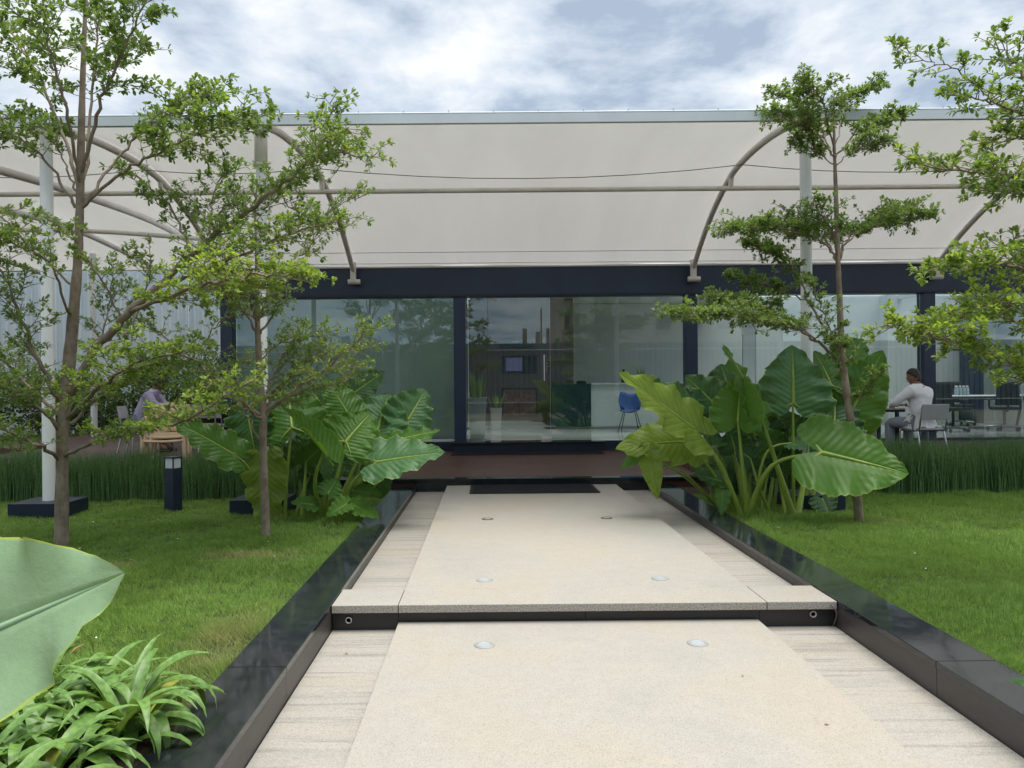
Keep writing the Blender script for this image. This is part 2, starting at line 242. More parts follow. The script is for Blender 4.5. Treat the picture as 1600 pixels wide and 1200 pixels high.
# ------------------------------------------------------------------ helpers
def setp(o, label=None, cat=None, group=None, kind=None):
    if label: o['label'] = label
    if cat: o['category'] = cat
    if group: o['group'] = group
    if kind: o['kind'] = kind
    return o
def empty(name, loc=(0, 0, 0), rz=0, label=None, cat=None, group=None):
    o = bpy.data.objects.new(name, None); COL.objects.link(o); o.location = loc; o.rotation_euler = (0, 0, rz); o.empty_display_size = 0.1
    return setp(o, label, cat, group)
class MB:
    """collects shapes; build() links them as one mesh object"""
    def __init__(s): s.v = []; s.f = []; s.mi = []; s.uv = None; s.cur = 0; s.sm = []
    def add(s, vs, fs, smooth=False):
        o = len(s.v); s.v += [tuple(x) for x in vs]; s.f += [tuple(i + o for i in f) for f in fs]; s.mi += [s.cur] * len(fs); s.sm += [smooth] * len(fs); return s
    def box(s, x0, x1, y0, y1, z0, z1, bev=0.0, mtx=None):
        bm = bmesh.new(); bmesh.ops.create_cube(bm, size=1)
        for v in bm.verts: v.co = Vector(((x0 + x1) / 2 + v.co.x * (x1 - x0), (y0 + y1) / 2 + v.co.y * (y1 - y0), (z0 + z1) / 2 + v.co.z * (z1 - z0)))
        if bev > 0: bmesh.ops.bevel(bm, geom=bm.edges[:], offset=bev, segments=2, affect='EDGES', profile=0.7)
        if mtx: bm.transform(mtx)
        bm.verts.ensure_lookup_table(); s.add([v.co for v in bm.verts], [[v.index for v in f.verts] for f in bm.faces]); bm.free(); return s
    def tube(s, pts, rad, n=10, cap=True):
        pts = [Vector(p) for p in pts]; k = len(pts); rad = [rad] * k if isinstance(rad, (int, float)) else rad
        vs = []; fs = []; prev = None
        for i, p in enumerate(pts):
            t = (pts[min(i + 1, k - 1)] - pts[max(i - 1, 0)]).normalized()
            if prev is None: a = t.orthogonal().normalized()
            else:
                a = prev - t * prev.dot(t)
                a = a.normalized() if a.length > 1e-6 else t.orthogonal().normalized()
            prev = a; b = t.cross(a)
            for j in range(n):
                an = 2 * math.pi * j / n; vs.append(p + (a * math.cos(an) + b * math.sin(an)) * rad[i])
        for i in range(k - 1):
            for j in range(n): fs.append((i * n + j, i * n + (j + 1) % n, (i + 1) * n + (j + 1) % n, (i + 1) * n + j))
        s.add(vs, fs, True)
        if cap: s.add(vs[:n], [tuple(range(n - 1, -1, -1))]); s.add(vs[-n:], [tuple(range(n))])
        return s
    def lathe(s, prof, c=(0, 0, 0), n=16, sq=False):
        vs = []; fs = []; k = len(prof)
        for r, z in prof:
            for j in range(n): a = 2 * math.pi * (j + (0.5 if sq else 0)) / n; vs.append((c[0] + r * math.cos(a), c[1] + r * math.sin(a), c[2] + z))
        for i in range(k - 1):
            for j in range(n): fs.append((i * n + j, i * n + (j + 1) % n, (i + 1) * n + (j + 1) % n, (i + 1) * n + j))
        s.add(vs, fs, not sq)
        if prof[0][0] > 1e-5: s.add(vs[:n], [tuple(range(n - 1, -1, -1))])
        if prof[-1][0] > 1e-5: s.add(vs[-n:], [tuple(range(n))])
        return s
    def build(s, name, mat, parent=None, label=None, **kw):
        me = bpy.data.meshes.new(name); me.from_pydata(s.v, [], s.f)
        for m in (mat if isinstance(mat, (list, tuple)) else [mat]): me.materials.append(M[m])
        me.polygons.foreach_set('material_index', s.mi); me.polygons.foreach_set('use_smooth', s.sm)
        if s.uv: 
            l = me.uv_layers.new(name='UVMap'); idx = np.zeros(len(me.loops), dtype=np.int32); me.loops.foreach_get('vertex_index', idx)
            l.data.foreach_set('uv', np.array(s.uv, dtype=np.float32)[idx].ravel())
        me.update(); o = bpy.data.objects.new(name, me); COL.objects.link(o); o.parent = parent
        return setp(o, label, kw.get('cat'), kw.get('group'), kw.get('kind'))
def box(name, mat, x0, x1, y0, y1, z0, z1, parent=None, bev=0.0, **kw): return MB().box(x0, x1, y0, y1, z0, z1, bev).build(name, mat, parent, **kw)
def tube(name, mat, pts, rad, parent=None, n=10, **kw): return MB().tube(pts, rad, n).build(name, mat, parent, **kw)
def smoothpath(pts, n=8):
    pts = [Vector(p) for p in pts]; out = []
    for i in range(len(pts) - 1):
        p0 = pts[max(i - 1, 0)]; p1 = pts[i]; p2 = pts[i + 1]; p3 = pts[min(i + 2, len(pts) - 1)]
        for k in range(n):
            t = k / n; out.append(0.5 * ((2 * p1) + (p2 - p0) * t + (2 * p0 - 5 * p1 + 4 * p2 - p3) * t * t + (3 * p1 - p0 - 3 * p2 + p3) * t ** 3))
    out.append(pts[-1]); return out
def copy_tree(o, parent=None):
    c = o.copy(); COL.objects.link(c); c.parent = parent
    for ch in list(o.children): copy_tree(ch, c)
    return c
def tri_mesh(name, V, Fc, mat, parent=None, **kw):
    """fast mesh from numpy arrays; Fc (n,3) or (n,4)"""
    me = bpy.data.meshes.new(name); k = Fc.shape[1]
    me.vertices.add(len(V)); me.vertices.foreach_set('co', V.astype(np.float32).ravel())
    me.loops.add(Fc.size); me.loops.foreach_set('vertex_index', Fc.astype(np.int32).ravel())
    me.polygons.add(len(Fc)); me.polygons.foreach_set('loop_start', np.arange(0, Fc.size, k, dtype=np.int32))
    me.polygons.foreach_set('use_smooth', np.ones(len(Fc), dtype=bool))
    for m in (mat if isinstance(mat, (list, tuple)) else [mat]): me.materials.append(M[m])
    if 'mi' in kw: me.polygons.foreach_set('material_index', kw['mi'].astype(np.int32))
    me.update(calc_edges=True); me.validate()
    o = bpy.data.objects.new(name, me); COL.objects.link(o); o.parent = parent
    return setp(o, kw.get('label'), kw.get('cat'), kw.get('group'), kw.get('kind'))

# ------------------------------------------------------------------ setting
MB().add([(-600, -600, -0.25), (600, -600, -0.25), (600, 900, -0.25), (-600, 900, -0.25)], [(0, 1, 2, 3)]).build('ground', 'ground_dirt', kind='structure')
path = empty('path'); path['kind'] = 'structure'
# lower walk: raised slab between stained side strips
YF = 4.86; YE = 10.5
for (x0, x1) in ((-0.998, -0.584), (1.695, 2.178)):
    box('side_strip', 'stained_granite', x0, x1, -1.2, YF, -0.12, -0.05, path)
    box('side_strip', 'stained_granite', x0, x1, YF + 0.35, YE, -0.1, 0.032, path)
box('paving_slab', 'pale_granite', -0.58, 1.69, -1.2, YF - 0.002, -0.12, 0.0, path, 0.004)
box('paving_slab', 'pale_granite', -0.575, 1.735, YF + 0.346, YE, -0.1, 0.116, path, 0.004)
for (x0, x1) in ((-0.995, -0.580), (-0.575, 1.735), (1.740, 2.175)):
    mb = MB().box(x0, x1, YF - 0.04, YF + 0.342, 0.068, 0.117, 0.003); mb.build('step_slab', 'pale_granite', path)
    MB().box(x0 + 0.002, x1 - 0.002, YF - 0.043, YF - 0.0385, 0.0705, 0.1145).build('rough_edge', 'stone_rough_edge', path)
for (x0, x1) in ((-0.998, -0.582), (-0.579, 0.60), (0.603, 1.70), (1.703, 2.178)):
    box('riser_panel', 'dark_riser', x0, x1, YF, YF + 0.02, -0.11, 0.066, path)
box('bed', 'dark_riser', -0.998, 2.178, YF + 0.02, YF + 0.34, -0.11, 0.06, path)
for x, z in ((-0.895, 0.016), (2.04, 0.03)):
    o = MB().lathe([(0.022, 0), (0.022, 0.014), (0.014, 0.014), (0.014, 0.002)], n=18).build('drain_pipe', 'steel', path)
    o.rotation_euler = (R(90), 0, 0); o.location = (x, YF - 0.001, z)
    o = MB().lathe([(0.0001, 0), (0.0135, 0)], n=14).build('bore_shade', 'black_plastic', path); o.rotation_euler = (R(90), 0, 0); o.location = (x, YF - 0.006, z)  # black disc paints the dark inside of the pipe
setp(tube('drain_cable', 'cable_dark', smoothpath([(2.13, YF - 0.05, 0.10), (2.165, YF - 0.06, 0.05), (2.16, YF - 0.03, -0.03)], 5), 0.004), 'thin wire hanging from the right end of the pale stone step', 'wire')
for side, (x0, x1, sx) in enumerate(((-1.29, -1.0, 1), (2.18, 2.48, -1))):
    k = empty('kerb'); k['kind'] = 'structure'
    ys = [-1.2, 1.5, 3.76, 6.0, 8.2, YE - 0.002]
    for a, b in zip(ys, ys[1:]):
        box('granite_coping', 'black_granite', x0, x1, a + 0.0025, b - 0.0025, 0.093, 0.125, k, 0.003)
        xi = x1 - 0.028 if sx > 0 else x0 + 0.003
        box('kerb_panel', 'kerb_side', xi, xi + 0.025, a + 0.002, b - 0.002, -0.2, 0.0925, k)
    box('kerb_core', 'raw_concrete', x0 + 0.03, x1 - 0.03, -1.2, YE - 0.01, -0.2, 0.0925, k)
# lawns
for (x0, x1) in ((-12, -1.292), (2.482, 13)):
    box('lawn', 'lawn_soil', x0, x1, -1.2, 9.45, -0.2, 0.085, kind='structure')
for (x0, x1) in ((-12, -1.292), (2.482, 13)):
    box('planting_bed', 'soil', x0, x1, 9.455, 10.38, -0.2, 0.08, kind='structure')
box('soil_bed', 'soil', -3.9, -1.296, 0.6, 3.42, 0.05, 0.10, kind='structure')
# terraces
box('deck', 'brown_deck', -2.55, 3.0, YE + 0.06, 14.99, -0.2, 0.199, kind='structure')
mb = MB().box(-1.0, 2.18, YE, YE + 0.055, -0.2, 0.16); mb.box(-2.55, 3.0, YE + 0.03, YE + 0.22, 0.16, 0.203, 0.003); mb.build('deck_edge', 'black_granite', kind='structure')
box('terrace', 'brown_deck', -8.6, -2.555, 10.42, 14.99, -0.2, 0.33, kind='structure')
box('terrace', 'brown_deck', -9.9, -5.3, 14.995, 19.4, -0.2, 0.33, kind='structure')
box('terrace', 'brown_deck', 3.005, 14.0, 10.42, 14.99, -0.2, 0.33, kind='structure')
box('back_lawn', 'lawn_soil', -22, -9.9, 9.455, 23, -0.2, 0.10, kind='structure')

# inset path lights
for i, (x, y, z, mring, where) in enumerate(((-0.035, 4.41, 0.0, 'ring_metal', 'left one of the two lights set in the lower slab, below the step'), (1.19, 4.41, 0.0, 'ring_metal', 'right one of the two lights set in the lower slab, below the step'),
        (-0.04, 5.42, 0.116, 'ring_metal', 'left one of the pale lights just above the stone step'), (1.2, 5.42, 0.116, 'ring_metal', 'right one of the pale lights just above the stone step'),
        (-0.02, 7.87, 0.116, 'ring_dark', 'left dark ringed light halfway up the upper slab'), (1.2, 7.87, 0.116, 'ring_dark', 'right dark ringed light halfway up the upper slab'))):
    t = empty('ground_light', (x, y, z), 0, 'small round ' + where, 'ground light', 'round lights set in the path')
    MB().lathe([(0.06, 0.0), (0.060, 0.003), (0.056, 0.005), (0.042, 0.006), (0.037, 0.003)], n=28).build('ring', mring, t)
    MB().lathe([(0.0365, 0.003), (0.022, 0.0038), (0.0001, 0.004)], n=24).build('lens', 'ground_lens' if mring == 'ring_metal' else 'pale_granite', t)

# door mats
def mat_(name, x0, x1, y0, y1, z, label):
    t = empty(name, ((x0 + x1) / 2, (y0 + y1) / 2, z), 0, label, 'door mat'); w = (x1 - x0) / 2; h = (y1 - y0) / 2
    MB().box(-w, w, -h, h, 0.001, 0.011, 0.003).build('mat_base', 'rubber_mat', t)
    mb = MB(); n = int((y1 - y0) / 0.028)
    for i in range(n):
        yy = -h + 0.03 + i * (2 * h - 0.06) / max(1, n - 1); mb.box(-w + 0.04, w - 0.04, yy - 0.006, yy + 0.006, 0.0105, 0.017)
    mb.build('ribs', 'rubber_mat', t, kind='stuff')
mat_('door_mat', -0.25, 1.40, 9.66, 10.46, 0.117, 'black ribbed rubber mat at the top end of the pale path')
mat_('door_mat', -0.70, 2.12, 14.02, 14.40, 0.2, 'thin dark mat along the foot of the black entrance step')

# ------------------------------------------------------------------ building
FY = 15.0; ZG0 = 0.41; ZG1 = 3.19; ZT = 3.82
bld = empty('pavilion_building', (4, FY, 0), 0, 'low navy framed glass office pavilion under the white canopy', 'building')
def bb(name, mat, x0, x1, y0, y1, z0, z1, bev=0.0, label=None):
    o = box(name, mat, x0 - 4, x1 - 4, y0 - FY, y1 - FY, z0, z1, bld, bev, label=label); return o
CXS = [-5.07, -0.55, 3.95, 8.56, 13.1]
for x in CXS: bb('column', 'navy_paint', x - 0.115, x + 0.115, FY - 0.12, FY + 0.12, 0.2, ZG1 + 0.0, 0.004)
bb('fascia_beam', 'navy_paint', -5.25, 13.3, FY - 0.14, FY + 0.14, ZG1 + 0.002, ZT, 0.004)
bb('fascia_trim', 'navy_dark', -5.25, 13.3, FY - 0.155, FY - 0.142, ZG1 + 0.01, ZG1 + 0.05)
for a, b in zip(CXS, CXS[1:]): bb('plinth', 'navy_dark', a + 0.116, b - 0.116, FY - 0.10, FY + 0.10, 0.2, ZG0 - 0.03)
bb('side_wall', 'white_wall', -5.2, -5.1, FY + 0.14, 23.0, 0.2, ZT); bb('side_wall', 'white_wall', 13.2, 13.3, FY + 0.14, 23.0, 0.2, ZT)
bb('floor', 'interior_floor', -5.1, 13.2, FY - 0.02, 23.0, 0.25, ZG0 - 0.028)
# unseen back wall and roof; rear windows and skylights added to let daylight in
wx = [-5.1, -3.9, -1.2, 4.6, 7.2, 8.0, 12.4, 13.2]
bb('rear_wall', 'white_wall', -5.1, 13.2, 22.9, 23.0, ZG0, 1.6)
bb('rear_wall', 'white_wall', -5.1, 13.2, 22.9, 23.0, 2.9, ZT - 0.12)
for a, b in ((-5.1, 3.5), (5.2, 6.8), (7.6, 8.4), (12.6, 13.2)): bb('rear_wall', 'white_wall', a, b, 22.9, 23.0, 1.602, 2.898)
for a, b in ((3.5, 5.2), (6.8, 7.6), (8.4, 12.6)): bb('added_rear_window', 'glass', a, b, 22.94, 22.95, 1.602, 2.898)
# roof strips leave openings for the added skylights that brighten the interior
for (x0, x1, y0, y1) in ((-5.25, -0.45, FY + 0.142, 15.7), (-0.448, 6.218, FY + 0.142, 15.2), (6.22, 13.3, FY + 0.142, 15.7), (-5.25, -4.9, 15.702, 23.05), (12.9, 13.3, 15.702, 23.05), (-4.898, 12.898, 22.3, 23.05)):
    bb('roof', 'ceiling_white', x0, x1, y0, y1, ZT - 0.12, ZT)
bb('roof', 'ceiling_white', -0.45, 6.22, 18.0, 22.298, ZT - 0.12, ZT)
bb('added_skylight', 'added_skylight_glass', -0.44, 6.21, 15.202, 17.995, ZT - 0.06, ZT - 0.045)
for i in (0, 1, 5, 6, 7):
    xa = -4.898 + i * 2.2245; bb('added_skylight', 'added_skylight_glass', xa, xa + 2.22, 15.702, 22.298, ZT - 0.06, ZT - 0.045)
    bb('roof_beam', 'ceiling_white', xa - 0.05, xa + 0.05, 15.702, 22.298, ZT - 0.22, ZT - 0.062)
# frameless glazing
def pane(x0, x1, label=None): return bb('window', 'glass', x0, x1, FY - 0.006, FY + 0.006, ZG0, ZG1, 0, label)
pane(-4.95, -2.065); pane(-2.058, -0.67); pane(1.215, 3.83); pane(4.07, 6.30); pane(6.308, 8.44); pane(8.68, 10.42); pane(10.428, 12.98)
bb('window', 'glass', -0.43, -0.005, FY - 0.006, FY + 0.006, ZG0, ZG1)
for x in (-2.0615, 6.304, 10.424, 1.2115): bb('joint', 'steel', x - 0.003, x + 0.003, FY - 0.008, FY + 0.008, ZG0, ZG1)
door = bb('door', 'glass', 0.002, 1.208, FY - 0.026, FY - 0.014, ZG0 + 0.02, ZG1 - 0.015)
for x0, x1, z0, z1 in ((0.0, 0.18, ZG1 - 0.06, ZG1 - 0.012), (0.04, 0.22, ZG0 + 0.01, ZG0 + 0.07), (1.03, 1.22, ZG0 + 0.01, ZG0 + 0.07)):
    box('patch_fitting', 'paper_white', x0 - 4, x1 - 4, -0.04, -0.004, z0, z1, door, 0.003)
tube('handle', 'steel', [(1.09 - 4, -0.085, 1.55), (1.09 - 4, -0.085, 2.06)], 0.014, door)
for z in (1.62, 1.99): tube('handle_post', 'steel', [(1.09 - 4, -0.085, z), (1.09 - 4, -0.02, z)], 0.008, door)
box('door_sign', 'black_plastic', 1.125 - 4, 1.175 - 4, -0.031, -0.027, 1.70, 1.92, door)
for i, ch in enumerate('PULL'):
    cu = bpy.data.curves.new('lettering', 'FONT'); cu.body = ch; cu.size = 0.058; cu.align_x = 'CENTER'; cu.extrude = 0.0008; cu.materials.append(M['paper_white'])
    tmp = bpy.data.objects.new('tmp', cu); COL.objects.link(tmp); me = bpy.data.meshes.new_from_object(tmp.evaluated_get(bpy.context.evaluated_depsgraph_get())); bpy.data.objects.remove(tmp); o = bpy.data.objects.new('lettering', me); COL.objects.link(o); o.parent = door; o.rotation_euler = (R(90), 0, 0); o.location = (1.15 - 4, -0.033, 1.87 - i * 0.052)
# entrance step
st = empty('entrance_step', (0.7, 14.7, 0.2), 0, 'polished black granite entrance step below the glass door', 'step')
MB().box(-1.42, 1.48, -0.25, 0.17, 0.175, 0.205, 0.003).build('tread', 'black_granite', st); MB().box(-1.36, 1.42, -0.19, 0.17, 0.0, 0.174).build('riser', 'navy_dark', st)
# inner partitions
bb('partition', 'white_film', -5.0, -0.62, 15.30, 15.37, ZG0, ZT - 0.13)
bb('partition', 'taupe_wall', -0.60, -0.52, 15.30, 19.8, ZG0, ZT - 0.13)
bb('partition', 'taupe_wall', -0.5, 2.2, 19.8, 19.9, ZG0, ZT - 0.13)
bb('partition', 'white_wall', 2.2, 7.0, 21.2, 21.3, ZG0, ZT - 0.13)
bb('partition', 'white_wall', 6.95, 13.1, 19.9, 20.0, ZG0, ZT - 0.13)
bb('pillar', 'white_wall', 10.15, 10.3, 19.5, 19.9, ZG0, ZT - 0.13)
bb('pillar', 'navy_paint', 12.2, 12.45, 19.3, 19.88, ZG0, ZT - 0.13)

# ------------------------------------------------------------------ canopy
can = empty('tensile_canopy', (0, 8.5, 0.085), 0, 'white fabric canopy on curved steel tubes over the terrace', 'canopy')
def cv(p): p = Vector(p); return p - Vector((0, 8.5, 0.085))
ARC = [(8.55, 4.30), (8.62, 4.42), (9.3, 4.58), (10, 4.67), (10.8, 4.72), (11.5, 4.72), (11.9, 4.68), (12.3, 4.60), (13.1, 4.38), (13.9, 4.06), (14.65, 3.68)]
def arcz(d, prof):
    for (a, za), (b, zb) in zip(prof, prof[1:]):
        if a <= d <= b: return za + (zb - za) * (d - a) / (b - a)
    return prof[-1][1]
MEM = [(8.25, 4.34), (8.5, 4.47), (9.2, 4.66), (10, 4.77), (10.8, 4.82), (11.5, 4.82), (12.1, 4.75), (12.6, 4.62), (13.2, 4.44), (13.9, 4.18), (14.6, 3.88), (14.80, 3.79)]
WING = [(8.25, 4.34), (8.5, 4.47), (9.2, 4.66), (10.5, 4.86), (12, 4.95), (14, 4.98), (16, 4.93), (18, 4.80), (20.2, 4.55)]
XA = [(-8.9, -8.9), (-5.0, -5.07), (-2.53, -2.56), (3.60, 3.93), (8.15, 8.56), (12.6, 13.1)]
def membrane(name, x0, x1, prof, nx, sagx):
    pr = [Vector((0, a, b)) for a, b in prof]; pr = smoothpath(pr, 5); vs = []; fs = []; ny = len(pr)
    for i in range(nx + 1):
        x = x0 + (x1 - x0) * i / nx
        xs = [a for a, b in XA] ; near = min(abs(x - a) for a in xs); sag = min(1, near / 2.2)
        for j, p in enumerate(pr):
            t = j / (ny - 1); vs.append(cv((x + (x * 0.03 * t if x > 0 else 0), p.y, p.z - sagx * sag * sag * math.sin(math.pi * t) + 0.012 * math.sin(x * 1.7 + 2.3 * t))))
    for i in range(nx):
        for j in range(ny - 1): fs.append((i * ny + j, (i + 1) * ny + j, (i + 1) * ny + j + 1, i * ny + j + 1))
    mb = MB().add(vs, fs, True); o = mb.build(name, 'membrane', can)
    md = o.modifiers.new('s', 'SOLIDIFY'); md.thickness = 0.004; return o
membrane('membrane', -5.02, 13.6, MEM, 110, 0.05); membrane('membrane', -15, -5.025, WING, 60, 0.06)
# seams welded along the sheet, rear hem
for yy, zz in ((14.32, 3.985), (14.70, 3.84)): tube('seam', 'membrane', [cv((x, yy, zz - 0.022)) for x in np.linspace(-5.0, 13.9, 30)], 0.006, can, 6)
tube('rear_hem', 'white_column', [cv((x, 14.82, 3.775)) for x in (-5.02, 4, 14)], 0.028, can)
mb = MB().box(-15, 14.0, 8.19 - 8.5, 8.24 - 8.5, 4.285 - 0.085, 4.385 - 0.085, 0.004); mb.build('front_fascia', 'fascia_metal', can)
tube('front_rail', 'fascia_metal', [cv((-15, 8.2, 4.395)), cv((14, 8.2, 4.395))], 0.012, can, 6)
mb = MB()
for i in range(60): x = -14.8 + i * 0.48; mb.tube([cv((x, 8.2, 4.39)), cv((x, 8.2, 4.425))], 0.006, 5)
mb.build('fascia_bolts', 'steel', can, kind='stuff')
for k, (xa, xb) in enumerate(XA[1:]):
    pts = smoothpath([cv((xa + (xb - xa) * (d - 8.55) / 6.1, d, z)) for d, z in ARC], 5)
    tube('arch', 'tube_grey', pts, 0.047, can, 12)
    xm = xa + (xb - xa) * 0.55
    tube('strut', 'tube_grey', [cv((xm, 11.9, 4.50)), cv((xm, 11.86, 4.66))], 0.04, can, 8)
    br = MB().box(xb - 0.05, xb + 0.05, 14.60 - 8.5, 14.70 - 8.5, 3.46 - 0.085, 3.84 - 0.085, 0.006).build('bracket', 'tube_grey', can)
    mb = MB(); mb.tube([cv((xb - 0.10, 14.66, 3.47)), cv((xb + 0.13, 14.66, 3.47))], 0.05, 12); mb.tube([cv((xb + 0.02, 14.66, 3.47)), cv((xb + 0.02, 14.86, 3.47))], 0.03, 8); mb.build('pin', 'tube_grey', br)
tube('purlin', 'tube_grey', [cv((x, 11.9, 4.50)) for x in (-14, 0, 14)], 0.038, can, 12)
# side wing tubes
for x, pr in ((-6.55, ((9.0, 4.30), (10, 4.40), (12, 4.58), (15, 4.74), (17.5, 4.66))), (-8.6, ((10, 4.35), (13, 4.62), (16, 4.80), (20, 4.58))), (-11.6, ((10, 4.4), (14, 4.72), (20, 4.5)))):
    tube('arch', 'tube_grey', smoothpath([cv((x, a, b)) for a, b in pr], 6), 0.06, can, 10)
for y, z in ((15.2, 4.50), (20.1, 4.47)):
    tube('cross_tube', 'tube_grey', smoothpath([cv((-14, y, z + 0.1)), cv((-10.5, y, z + 0.12)), cv((-8, y, z + 0.1)), cv((-5.4, y, z - 0.1))], 5), 0.045, can, 8)
# cable
cab = []
stops = [-14, -8.6, -5.03, -2.54, 3.75, 8.35, 13.2]
for a, b in zip(stops, stops[1:]):
    for i in range(9):
        t = i / 8; cab.append(cv((a + (b - a) * t, 11.25, 4.68 - 0.028 * (b - a) * 4 * t * (1 - t))))
tube('cable', 'cable_dark', cab, 0.006, can, 5)
# columns with black plinths
def canopy_column(x, y, ztop, r, plinth, sleeve=True, zb=0.085):
    c = MB().tube([(0, 0, 0.15 if plinth else 0), (0, 0, ztop - zb)], r, 20).build('column', 'white_column', can); c.location = cv((x, y, zb))
    if sleeve:
        s = MB().lathe([(r + 0.004, 0), (r + 0.016, 0.0), (r + 0.016, 0.42), (r + 0.001, 0.42)], (0, 0, ztop - zb - 0.45), 20); s.lathe([(r + 0.02, 0.0), (r + 0.028, 0.0), (r + 0.028, 0.03), (r + 0.02, 0.03)], (0, 0, ztop - zb - 0.46), 20); s.build('sleeve', 'tube_grey', c)
    if plinth: MB().box(-0.30, 0.30, -0.26, 0.26, 0, 0.17, 0.004).build('plinth', 'navy_dark', c); 
    return c
canopy_column(-4.87, 8.5, 4.45, 0.066, True, False); canopy_column(-2.53, 8.62, 4.42, 0.055, True); canopy_column(3.58, 8.62, 4.42, 0.062, True, False); canopy_column(8.15, 8.62, 4.42, 0.062, True, False)
canopy_column(-9.45, 18.4, 4.70, 0.075, False, False, 0.33)
# ------------------------------------------------------------------ fence, far plants, things mirrored in the glass
def corrugated(name, label, x0, x1, y, z0, z1, pitch=0.24, panel=1.2, group=None, mat='fence_sheet'):
    t = empty(name, ((x0 + x1) / 2, y, z0), 0, label, 'fence', group); xm = (x0 + x1) / 2; n = int(round((x1 - x0) / panel))
    prof = [(0, 0), (0.62, 0), (0.68, 0.06), (0.90, 0.06), (0.96, 0)]
    vs = []; k = int(round(panel / pitch))
    for i in range(k):
        for u, d in prof[:-1]: vs.append((-panel / 2 + (i + u) * pitch, -d))
    vs.append((panel / 2 - 0.004, 0))
    V = [(a, b, 0) for a, b in vs] + [(a, b, z1 - z0) for a, b in vs]; m = len(vs)
    proto = MB().add(V, [(j, j + 1, m + j + 1, m + j) for j in range(m - 1)]).build('sheet_panel', mat, t)
    proto.location = (x0 + panel / 2 - xm, 0, 0)
    for i in range(1, n):
        c = proto.copy(); COL.objects.link(c); c.parent = t; c.location = (x0 + panel * (i + 0.5) - xm, 0.004 * (i % 2), 0)
    MB().box(x0 - xm, x1 - xm, 0.04, 0.09, 0.6, 0.66).box(x0 - xm, x1 - xm, 0.04, 0.09, z1 - z0 - 0.4, z1 - z0 - 0.34).build('rail', 'tube_grey', t)
    return t
corrugated('sheet_fence', 'pale blue corrugated metal sheet fence beyond the left end of the terrace', -22.0, -4.0, 22.6, 0.0, 5.05)
corrugated('sheet_fence', 'corrugated metal sheet fence mirrored in the middle windows', -30, 45, -14.0, -0.2, 3.8, 0.3, 1.5, None, 'fence_dark')
t = empty('apartment_block', (14, -38, -0.2), 0, 'beige apartment block mirrored in the windows right of the door', 'building')
box('wall', 'beige_block', -8, 12, -6, 0, 0, 11, t)
for i in range(7):
    for j in range(4):
        w = box('window', 'window_dark', -7.2 + i * 2.7, -5.9 + i * 2.7, 0.0, 0.04, 1.2 + j * 2.6, 2.5 + j * 2.6, t); box('sill', 'beige_block', -7.4 + i * 2.7, -5.7 + i * 2.7, 0.002, 0.15, 1.1 + j * 2.6, 1.19 + j * 2.6, w)
t = empty('unfinished_building', (6, -34, -0.2), 0, 'unfinished concrete frame with bare columns mirrored in the glass door', 'building')
box('slab', 'raw_concrete', -4, 3.2, -3, 0, 0, 4.2, t)
for x in (-2.9, -1.8, -0.9, 1.6, 2.4): box('column', 'raw_concrete', x - 0.18, x + 0.18, -0.9, -0.5, 4.202, 5.7 + (x * 7 % 1) * 0.9, t)
tube('pole', 'raw_concrete', [(-1.5, -0.7, 4.2), (-1.5, -0.7, 8.0)], 0.07, t)

# ------------------------------------------------------------------ leaves and trees
def leaf_quads(pos, dirs, nrm, L, W):
    """obovate leaf of 2 quads folded on the midrib; arrays (n,3),(n,3),(n,3),(n,),(n,)"""
    n = len(pos); dirs = dirs / np.linalg.norm(dirs, axis=1, keepdims=True)
    nrm = nrm - dirs * (nrm * dirs).sum(1, keepdims=True); nrm /= np.maximum(np.linalg.norm(nrm, axis=1, keepdims=True), 1e-6)
    sd = np.cross(dirs, nrm); L = L[:, None]; W = W[:, None]
    V = np.empty((n, 6, 3))
    V[:, 0] = pos; V[:, 1] = pos + dirs * L * 0.62 - sd * W * 0.5 + nrm * W * 0.16; V[:, 2] = pos + dirs * L * 0.55 ; V[:, 3] = pos + dirs * L * 0.62 + sd * W * 0.5 + nrm * W * 0.16
    V[:, 4] = pos + dirs * L * 0.92 - sd * W * 0.28 + nrm * W * 0.04 - nrm * L * 0.05; V[:, 5] = pos + dirs * L * 0.97 + sd * W * 0.22 - nrm * L * 0.05
    b = (np.arange(n) * 6)[:, None]
    Fq = np.concatenate([b + np.array([0, 2, 4, 1]), b + np.array([0, 3, 5, 2]), b + np.array([2, 5, 4, 4])], 0)
    return V.reshape(-1, 3), Fq
def leaf_faces(n):
    b = (np.arange(n) * 6)[:, None]
    return np.concatenate([b + np.array([0, 2, 1]), b + np.array([1, 2, 4]), b + np.array([0, 3, 2]), b + np.array([2, 3, 5]), b + np.array([2, 5, 4])], 0)
